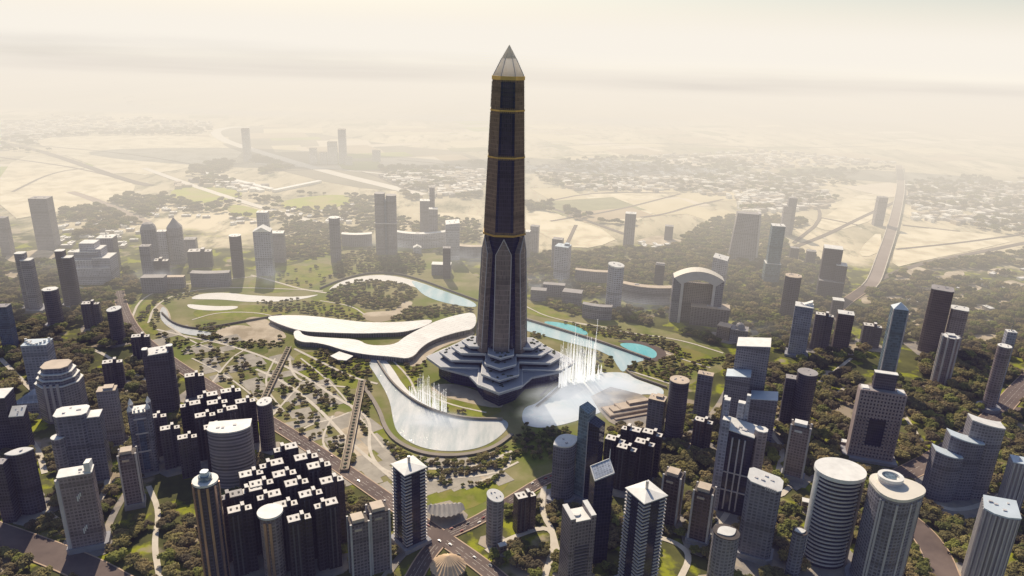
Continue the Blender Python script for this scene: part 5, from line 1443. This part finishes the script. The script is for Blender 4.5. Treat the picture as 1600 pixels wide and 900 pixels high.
# individuals first: the ones that show largest
TREES.sort(key=lambda t: -t[2] / math.hypot(t[0], t[1] , CAM_H) * (1 if -20 < proj((t[0], t[1], 8))[0] < 1620 and proj((t[0], t[1], 8))[1] < 905 and t[1] > 0 else .0))
def near_phrase(x, y):
    b = min(BUILDINGS, key=lambda q: math.hypot(q[0] - x, q[1] - y) - q[2]); return b[3]
NI = 290
KIND = ('dull olive tree', 'brownish tree', 'green tree', 'dull olive tree', 'brownish tree', 'dull olive tree', 'green tree')
for i, (x, y, r) in enumerate(TREES[:NI]):
    k = i % 7
    root = empty('tree', (x, y, 0), random.random() * 6.28); root.scale = (r, r, r * random.uniform(.85, 1.2))
    ph = near_phrase(x, y)
    words = (KIND[k] + ' near the ' + ph).split()
    tag(root, ' '.join(words[:16]), 'tree', 'trees among the towers')
    t = bpy.data.objects.new('trunk', TRUNKS[i % 2]); col.objects.link(t); t.parent = root
    c = bpy.data.objects.new('crown', CROWNS[k]); col.objects.link(c); c.parent = root
    if i < 7: CROWNS[k]['src'] = 1
SRC = [o for o in col.objects if o.name.split('.')[0] == 'crown'][:7]
# the rest of the woods: one body of trees scattered over points
def woodland(pts):
    me = bpy.data.meshes.new('woodland'); me.from_pydata([(x, y, 0) for x, y, r in pts], [], [])
    at_ = me.attributes.new('tree_size', 'FLOAT', 'POINT'); at_.data.foreach_set('value', [r for _, _, r in pts])
    o = bpy.data.objects.new('woodland', me); col.objects.link(o); tag(o, 'woods and park trees spread between the towers', 'woodland', kind='stuff')
    ng = bpy.data.node_groups.new('scatter_trees', 'GeometryNodeTree')
    ng.interface.new_socket('Geometry', in_out='INPUT', socket_type='NodeSocketGeometry'); ng.interface.new_socket('Geometry', in_out='OUTPUT', socket_type='NodeSocketGeometry')
    N, L = ng.nodes, ng.links
    gi, go = N.new('NodeGroupInput'), N.new('NodeGroupOutput'); mp = N.new('GeometryNodeMeshToPoints'); ip = N.new('GeometryNodeInstanceOnPoints'); gti = N.new('GeometryNodeJoinGeometry')
    for s in SRC:
        n = N.new('GeometryNodeObjectInfo'); n.transform_space = 'ORIGINAL'; n.inputs['Object'].default_value = s; n.inputs['As Instance'].default_value = True; L.new(n.outputs['Geometry'], gti.inputs[0])
    na = N.new('GeometryNodeInputNamedAttribute'); na.data_type = 'FLOAT'; na.inputs['Name'].default_value = 'tree_size'
    rv = N.new('FunctionNodeRandomValue'); rv.data_type = 'FLOAT_VECTOR'; rv.inputs[0].default_value = (0, 0, 0); rv.inputs[1].default_value = (0, 0, 6.28)
    ri = N.new('FunctionNodeRandomValue'); ri.data_type = 'INT'
    for s in ri.inputs:
        if s.type == 'INT' and s.name == 'Min': s.default_value = 0
        if s.type == 'INT' and s.name == 'Max': s.default_value = 6
    L.new(gi.outputs[0], mp.inputs['Mesh']); L.new(mp.outputs[0], ip.inputs['Points']); L.new(gti.outputs[0], ip.inputs['Instance']); ip.inputs['Pick Instance'].default_value = True
    io = [s for s in ri.outputs if s.type == 'INT'][0]
    L.new(io, ip.inputs['Instance Index']); L.new(rv.outputs[0], ip.inputs['Rotation'])
    L.new(na.outputs['Attribute'], ip.inputs['Scale']); L.new(ip.outputs[0], go.inputs[0])
    md = o.modifiers.new('scatter', 'NODES'); md.node_group = ng
woodland(TREES[NI:])
print('TREES', len(TREES))

# ------------------------------------------------------------------ low houses on the plain
HW = [plain('white_render', (.88, .85, .78), .8, .08, .02), plain('sand_render', (.52, .44, .34), .8, .15, .02), plain('grey_render', (.36, .33, .31), .8, .15, .02)]
def house_site(pts, n, out, rad=14):
    g = px2g(pts); x0, x1 = min(p[0] for p in g), max(p[0] for p in g); y0, y1 = min(p[1] for p in g), max(p[1] for p in g); c = t = 0
    while c < n and t < n * 12:
        t += 1; x, y = random.uniform(x0, x1), random.uniform(y0, y1)
        if inside(x, y, g) and clear(x, y, rad) and all((x - a) ** 2 + (y - b) ** 2 > rad * rad * 2 for a, b in out[-120:]): out.append((x, y)); c += 1
near, far = [], []
house_site([(70,395),(88,360),(130,335),(200,330),(230,360),(190,400),(120,400)], 46, near)
house_site([(200,315),(255,312),(330,335),(420,345),(400,356),(280,345),(220,335)], 34, near)
house_site([(430,330),(560,322),(590,350),(540,356),(450,345)], 22, near)
house_site([(1390,470),(1420,430),(1600,420),(1600,500),(1480,500)], 24, near)
house_site([(1000,372),(1046,380),(1040,390),(1005,388)], 8, near)
SIDE = lambda x: 'left' if x < -700 else 'middle' if x < 300 else 'right'
for i, (x, y) in enumerate(near):
    px, py, _ = proj((x, y, 3)); ph = near_phrase(x, y)
    root = empty('low_house', (x, y, 0), R(random.choice((10, 12, 40, 100))))
    colr = ('white', 'sand coloured', 'grey')[i % 3]
    tag(root, ' '.join((colr + ' low flat house near the ' + ph).split()[:16]), 'house', 'low houses at the edge of the plain')
    w, d, h = random.uniform(14, 30), random.uniform(10, 16), random.uniform(5, 10)
    m = MB(); m.box(0, 0, 0, w, d, h); m.build('wall', HW[i % 3], root)
    m = MB(); m.box(0, 0, h + .02, w + 1, d + 1, .6, bottom=True); rf = m.build('roof', ROOF, root)
    m = MB(); m.box(w * .25, 0, h + .65, w * .2, d * .4, 2); m.build('stair_head', HW[0], rf)
for pts, n in (([(0,215),(80,180),(330,190),(330,205),(150,210),(50,225)], 420), ([(590,275),(700,262),(756,268),(752,305),(650,310)], 420), ([(820,265),(930,250),(1060,262),(1200,270),(1300,285),(1200,320),(1060,300),(900,298)], 900), ([(1150,305),(1290,300),(1300,325),(1160,335)], 200), ([(1410,290),(1600,285),(1600,360),(1430,345)], 420), ([(960,245),(1200,235),(1400,255),(1200,265)], 300), ([(0,190),(120,185),(100,215),(0,230)], 160), ([(270,280),(420,290),(400,300),(280,300)], 60)):
    s = []; house_site(pts, n, s, 16); far += s
for i in range(3):
    m = MB()
    for (x, y) in far[i::3]:
        m.box(x, y, 0, random.uniform(14, 42), random.uniform(12, 26), random.uniform(6, 15), random.choice((.2, .5, 1.7, .25)))
    tag(m.build('distant_town', HW[i]), ('white', 'sand coloured', 'grey')[i] + ' low roofs of the hazy towns on the plain', 'town', kind='stuff')
# long pale sheds by the green fields
for k, (a, b, ph) in enumerate((((318,272),(425,298),'long white shed roof left of the green fields'), ((335,281),(410,300),'long white shed roof, front one, at the green fields'), ((428,300),(500,285),'long white shed roof angled the other way'))):
    p, q = at(*a), at(*b); ang = math.atan2(q.y - p.y, q.x - p.x); l = (q - p).length; mid = (p + q) / 2
    root = empty('long_shed', mid, ang); tag(root, ph, 'shed')
    m = MB(); m.box(0, 0, 0, l, 22, 8); m.build('wall', HW[0], root); m = MB(); m.box(0, 0, 8.02, l + 2, 25, 1.0, bottom=True); m.build('roof', ROOF, root)
# cars on the park road
PAINT = [('white', ROOF), ('dark grey', plain('dark_grey_paint', (.05, .05, .055), .25, .05)), ('silver', plain('silver_paint', (.42, .43, .45), .25, .05, .1, .6)), ('red', plain('red_paint', (.28, .03, .025), .25, .05)), ('blue', plain('blue_paint', (.03, .06, .18), .25, .05))]
def car(x, y, ang, k, z):
    nm, mat = PAINT[k]
    root = empty('car', (x, y, z), ang); tag(root, ' '.join((nm + ' car on the park road near the ' + near_phrase(x, y)).split()[:16]), 'car', 'cars on the park road')
    m = MB(); m.prism(chamfer(5.0, 2.1, .3), .35, 1.05, bottom=True); m.prism(chamfer(2.6, 1.8, .25), 1.06, 1.7); m.build('body', mat, root)
    m = MB(); m.prism(chamfer(2.7, 1.86, .25), 1.1, 1.5); m.build('window', DARKGLASS, root)
    for u in (-1.5, 1.5):
        for v in (-.95, .95):
            m = MB(); m.tube([(u, v - .12, .35), (u, v + .12, .35)], .35, n=12); m.build('wheel', HATCH, root)
rgC = random.Random(3)
for gi in (0, 1):
    g_, pts_, wd_, zz_, _, _ = ROADS[gi]
    for p_, q_ in zip(g_[:-1], g_[1:]):
        l_ = math.hypot(q_[0] - p_[0], q_[1] - p_[1]); ang = math.atan2(q_[1] - p_[1], q_[0] - p_[0])
        px_ = proj((p_[0], p_[1], 0))
        if px_[1] < 600 or px_[1] > 890: continue
        if rgC.random() < .45: continue
        for _ in range(1):
            t = rgC.random(); lane = rgC.choice((-.34, -.12, .12, .34)) * wd_
            car(p_[0] + (q_[0] - p_[0]) * t - math.sin(ang) * lane, p_[1] + (q_[1] - p_[1]) * t + math.cos(ang) * lane, ang + (math.pi if lane > 0 else 0), rgC.choice((0, 0, 1, 1, 2, 2, 3, 4)), zz_ + .02)
# ridges on the horizon
def hills():
    m = MB(); nx, ny = 60, 14
    P = [[(-22000 + 44000 * i / nx, 10500 + 700 * j, max(-5, 260 * math.sin(math.pi * j / ny) ** 1.3 * (.25 + .75 * val_noise(i * 10, j * 6, 31)) * (.4 + .6 * val_noise(i * 10, 7, 90)) - 8)) for j in range(ny + 1)] for i in range(nx + 1)]
    for i in range(nx):
        for j in range(ny): m.face([P[i][j], P[i + 1][j], P[i + 1][j + 1], P[i][j + 1]], smooth=True)
    tag(m.build('hills', soft('hill_scrub', (.12, .11, .09), (.26, .22, .17), .0006)), kind='structure')
hills()
# ------------------------------------------------------------------ haze, sky, sun
def haze(name, box, sigma, L, label):
    """still air that dims and glows: absorption with matching emission"""
    x0, x1, y0, y1, z0, z1 = box
    m = bpy.data.materials.new(name + '_air'); m.use_nodes = True; nt = m.node_tree; nt.nodes.clear()
    out = nt.nodes.new('ShaderNodeOutputMaterial'); a = nt.nodes.new('ShaderNodeVolumeAbsorption'); e = nt.nodes.new('ShaderNodeEmission'); s = nt.nodes.new('ShaderNodeAddShader')
    a.inputs['Color'].default_value = (0, 0, 0, 1); a.inputs['Density'].default_value = sigma
    e.inputs['Color'].default_value = (*L, 1); e.inputs['Strength'].default_value = sigma
    nt.links.new(a.outputs[0], s.inputs[0]); nt.links.new(e.outputs[0], s.inputs[1]); nt.links.new(s.outputs[0], out.inputs['Volume'])
    mb = MB(); mb.prism([(x0, y0), (x1, y0), (x1, y1), (x0, y1)], z0, z1, bottom=True)
    o = mb.build(name, m); tag(o, label, 'haze', kind='stuff'); return o
def puff(px, py, rx, ry, rz, sigma, L, label, z=0, name='mist', seed=0, ns=2.2, lo=.38, hi=.75):
    """a soft drifting bank: density falls to nothing at the rim and is broken up by noise"""
    c = at(px, py, z) if z < 400 else Vector((px, py, z))
    m = bpy.data.materials.new('mist_air'); m.use_nodes = True; nt = m.node_tree; nt.nodes.clear(); N, K = nt.nodes, nt.links
    out = N.new('ShaderNodeOutputMaterial'); a = N.new('ShaderNodeVolumeAbsorption'); e = N.new('ShaderNodeEmission'); s = N.new('ShaderNodeAddShader')
    tc = N.new('ShaderNodeTexCoord'); mp = N.new('ShaderNodeMapping'); K.new(tc.outputs['Object'], mp.inputs[0]); mp.inputs['Scale'].default_value = (1 / rx, 1 / ry, 1 / rz)
    vl = N.new('ShaderNodeVectorMath'); vl.operation = 'LENGTH'; K.new(mp.outputs[0], vl.inputs[0])
    fall = N.new('ShaderNodeMapRange'); fall.interpolation_type = 'SMOOTHSTEP'; K.new(vl.outputs['Value'], fall.inputs[0])
    fall.inputs[1].default_value = .1; fall.inputs[2].default_value = .98; fall.inputs[3].default_value = 1; fall.inputs[4].default_value = 0
    ad = N.new('ShaderNodeVectorMath'); ad.operation = 'ADD'; K.new(mp.outputs[0], ad.inputs[0]); ad.inputs[1].default_value = (seed * 3.7, seed * 1.9, 0)
    nz = ramp(nt, noise(nt, ns, 4, .6, ad.outputs[0]), [(lo, 0.0), (hi, 1.0)])
    dn = math_node(nt, 'MULTIPLY', math_node(nt, 'MULTIPLY', fall.outputs[0], nz), sigma)
    a.inputs['Color'].default_value = (0, 0, 0, 1); K.new(dn, a.inputs['Density']); e.inputs['Color'].default_value = (*L, 1); K.new(dn, e.inputs['Strength'])  # emission stands in for light scattered inside the bank
    K.new(a.outputs[0], s.inputs[0]); K.new(e.outputs[0], s.inputs[1]); K.new(s.outputs[0], out.inputs['Volume'])
    mb = MB(); rings = []
    for j in range(1, 12):
        t = math.pi * j / 12 - math.pi / 2
        rings.append([(rx * math.cos(t) * math.cos(6.2832 * k / 24), ry * math.cos(t) * math.sin(6.2832 * k / 24), rz * math.sin(t)) for k in range(24)])
    mb.face(list(reversed(rings[0]))); mb.loft(rings)
    o = mb.build(name, m, None, c); tag(o, label, 'mist', kind='stuff'); return o
haze('haze', (-30000, 30000, -2500, 4590, -20, 480), 1 / 18000, (.24, .20, .36), 'thin violet haze over the whole city')
haze('far_haze', (-29000, 29000, 1380, 59000, -18, 380), 1 / 2400, (1.06, .97, .80), 'thick cream haze over the plain beyond the city')
haze('high_haze', (-40000, 40000, 4000, 70000, -16, 1100), 1 / 5000, (.95, .89, .80), 'pale glowing haze filling the far sky')
MW = (.60, .60, .60)
for q, (x, y, rx, ry, rz, s, ph) in enumerate(((240,440,90,90,45,1/35,'grey wisp of mist by the park edge'), (610,385,130,110,60,1/90,'bluish mist around the wide twin tower'), (735,410,100,110,50,1/80,'mist left of the obelisk'), (855,450,120,100,45,1/75,'mist right of the obelisk'),
     (990,480,170,90,40,1/90,'mist over the bowed slabs'), (1180,525,120,80,40,1/90,'mist by the domed building'), (420,440,80,80,50,1/90,'mist round the gable tower'), (110,420,130,120,45,1/120,'dusty mist around the ziggurat'))):
    puff(x, y, rx, ry, rz, s, MW, ph, seed=q)
SW = (.93, .94, .95)
for q, (x, y, rx, ry, rz, s, ph) in enumerate(((900,628,120,85,22,1/13,'dense white spray over the right lake'), (858,650,70,50,14,1/12,'white spray near the right lake shore'), (955,604,70,55,18,1/10,'thin white spray at the lake tip'), (680,660,85,45,18,1/22,'fine white spray over the left lake'), (908,572,58,34,62,1/45,'veil of white spray hanging around the right jets'), (668,622,48,26,34,1/60,'thin veil of spray around the left jets'))):
    puff(x, y, rx, ry, rz, s, SW, ph, name='spray', seed=q + 9, ns=2.6, lo=.25, hi=.7)
CW = (.54, .49, .45)
for q, (x, y, z, rx, ry, rz, s, ph) in enumerate(((250,112,120,3600,900,110,1/1900,'long grey cloud bank far left'), (620,122,100,2600,800,90,1/2000,'grey cloud bank behind the obelisk'), (930,155,60,1500,600,60,1/900,'low grey streak right of the obelisk'), (330,150,40,1200,500,50,1/900,'low grey streak over the far left plain'), (1250,120,100,3000,900,70,1/2500,'faint cloud bank far right'),
     (150,168,20,1500,420,45,1/140,'grey green streak on the far left plain'), (420,178,20,1100,330,40,1/140,'grey streak above the road loop'), (700,185,20,900,300,35,1/126,'grey streak left of the obelisk shaft'), (960,190,20,1100,360,40,1/140,'grey streak right of the obelisk shaft'), (1330,185,20,1600,420,45,1/166,'grey streak over the far right plain'), (560,150,30,1900,420,50,1/173,'long grey streak high on the plain'), (1120,150,30,1700,420,50,1/186,'long grey streak on the right of the plain'))):
    puff(x, y, rx, ry, rz, s, CW, ph, z=z, name='cloud_bank', seed=q + 20, ns=1.8, lo=.3, hi=.7)
for q, (x, y, z, rx, ry, rz, s, ph) in enumerate(((-2600,4150,500,2300,460,130,1/800,'brown grey dust layer, darkest, upper left'), (-700,4250,470,1700,360,115,1/950,'grey dust layer left of the obelisk top'), (1300,4250,440,1800,360,100,1/1100,'thin grey dust layer right of the obelisk top'), (-1500,4200,415,2300,330,60,1/1000,'long flat dust streak left of the obelisk'), (900,4150,405,1500,300,58,1/1050,'flat dust streak right of the obelisk'), (2900,4250,430,1600,330,60,1/1100,'faint dust layer upper right'))):
    puff(x, y, rx, ry, rz, s, (.50, .46, .43), ph, z=z, name='dust_cloud', seed=q + 40, ns=2.6, lo=.30, hi=.72)
w = bpy.data.worlds.new('World'); scene.world = w; w.use_nodes = True
nt = w.node_tree; bg = nt.nodes['Background']
sky = nt.nodes.new('ShaderNodeTexSky'); sky.sky_type = 'NISHITA'; sky.sun_disc = False
SUN_EL, SUN_AZ = R(42), R(-17)      # azimuth from +Y towards +X
sky.sun_elevation = SUN_EL; sky.sun_rotation = SUN_AZ; sky.air_density = 1.0; sky.dust_density = 1.2; sky.ozone_density = 1.0; sky.altitude = 100
nt.links.new(sky.outputs[0], bg.inputs['Color']); bg.inputs['Strength'].default_value = .095
ld = bpy.data.lights.new('sun', 'SUN'); ld.energy = 5.0; ld.angle = R(.5); ld.color = (1.0, .86, .66)
sun = bpy.data.objects.new('sun', ld); col.objects.link(sun)
d = Vector((math.sin(SUN_AZ) * math.cos(SUN_EL), math.cos(SUN_AZ) * math.cos(SUN_EL), math.sin(SUN_EL)))
sun.rotation_euler = d.to_track_quat('Z', 'Y').to_euler(); sun.location = (0, 0, 900)
scene.view_settings.view_transform = 'Standard'; scene.view_settings.look = 'None'; scene.view_settings.exposure = 0; scene.view_settings.gamma = 1
scene.render.engine = 'CYCLES'
cy = scene.cycles
cy.use_denoising = True; cy.max_bounces = 5; cy.diffuse_bounces = 3; cy.glossy_bounces = 2; cy.transmission_bounces = 2; cy.transparent_max_bounces = 8; cy.volume_bounces = 0
cy.use_adaptive_sampling = True; cy.adaptive_threshold = .02
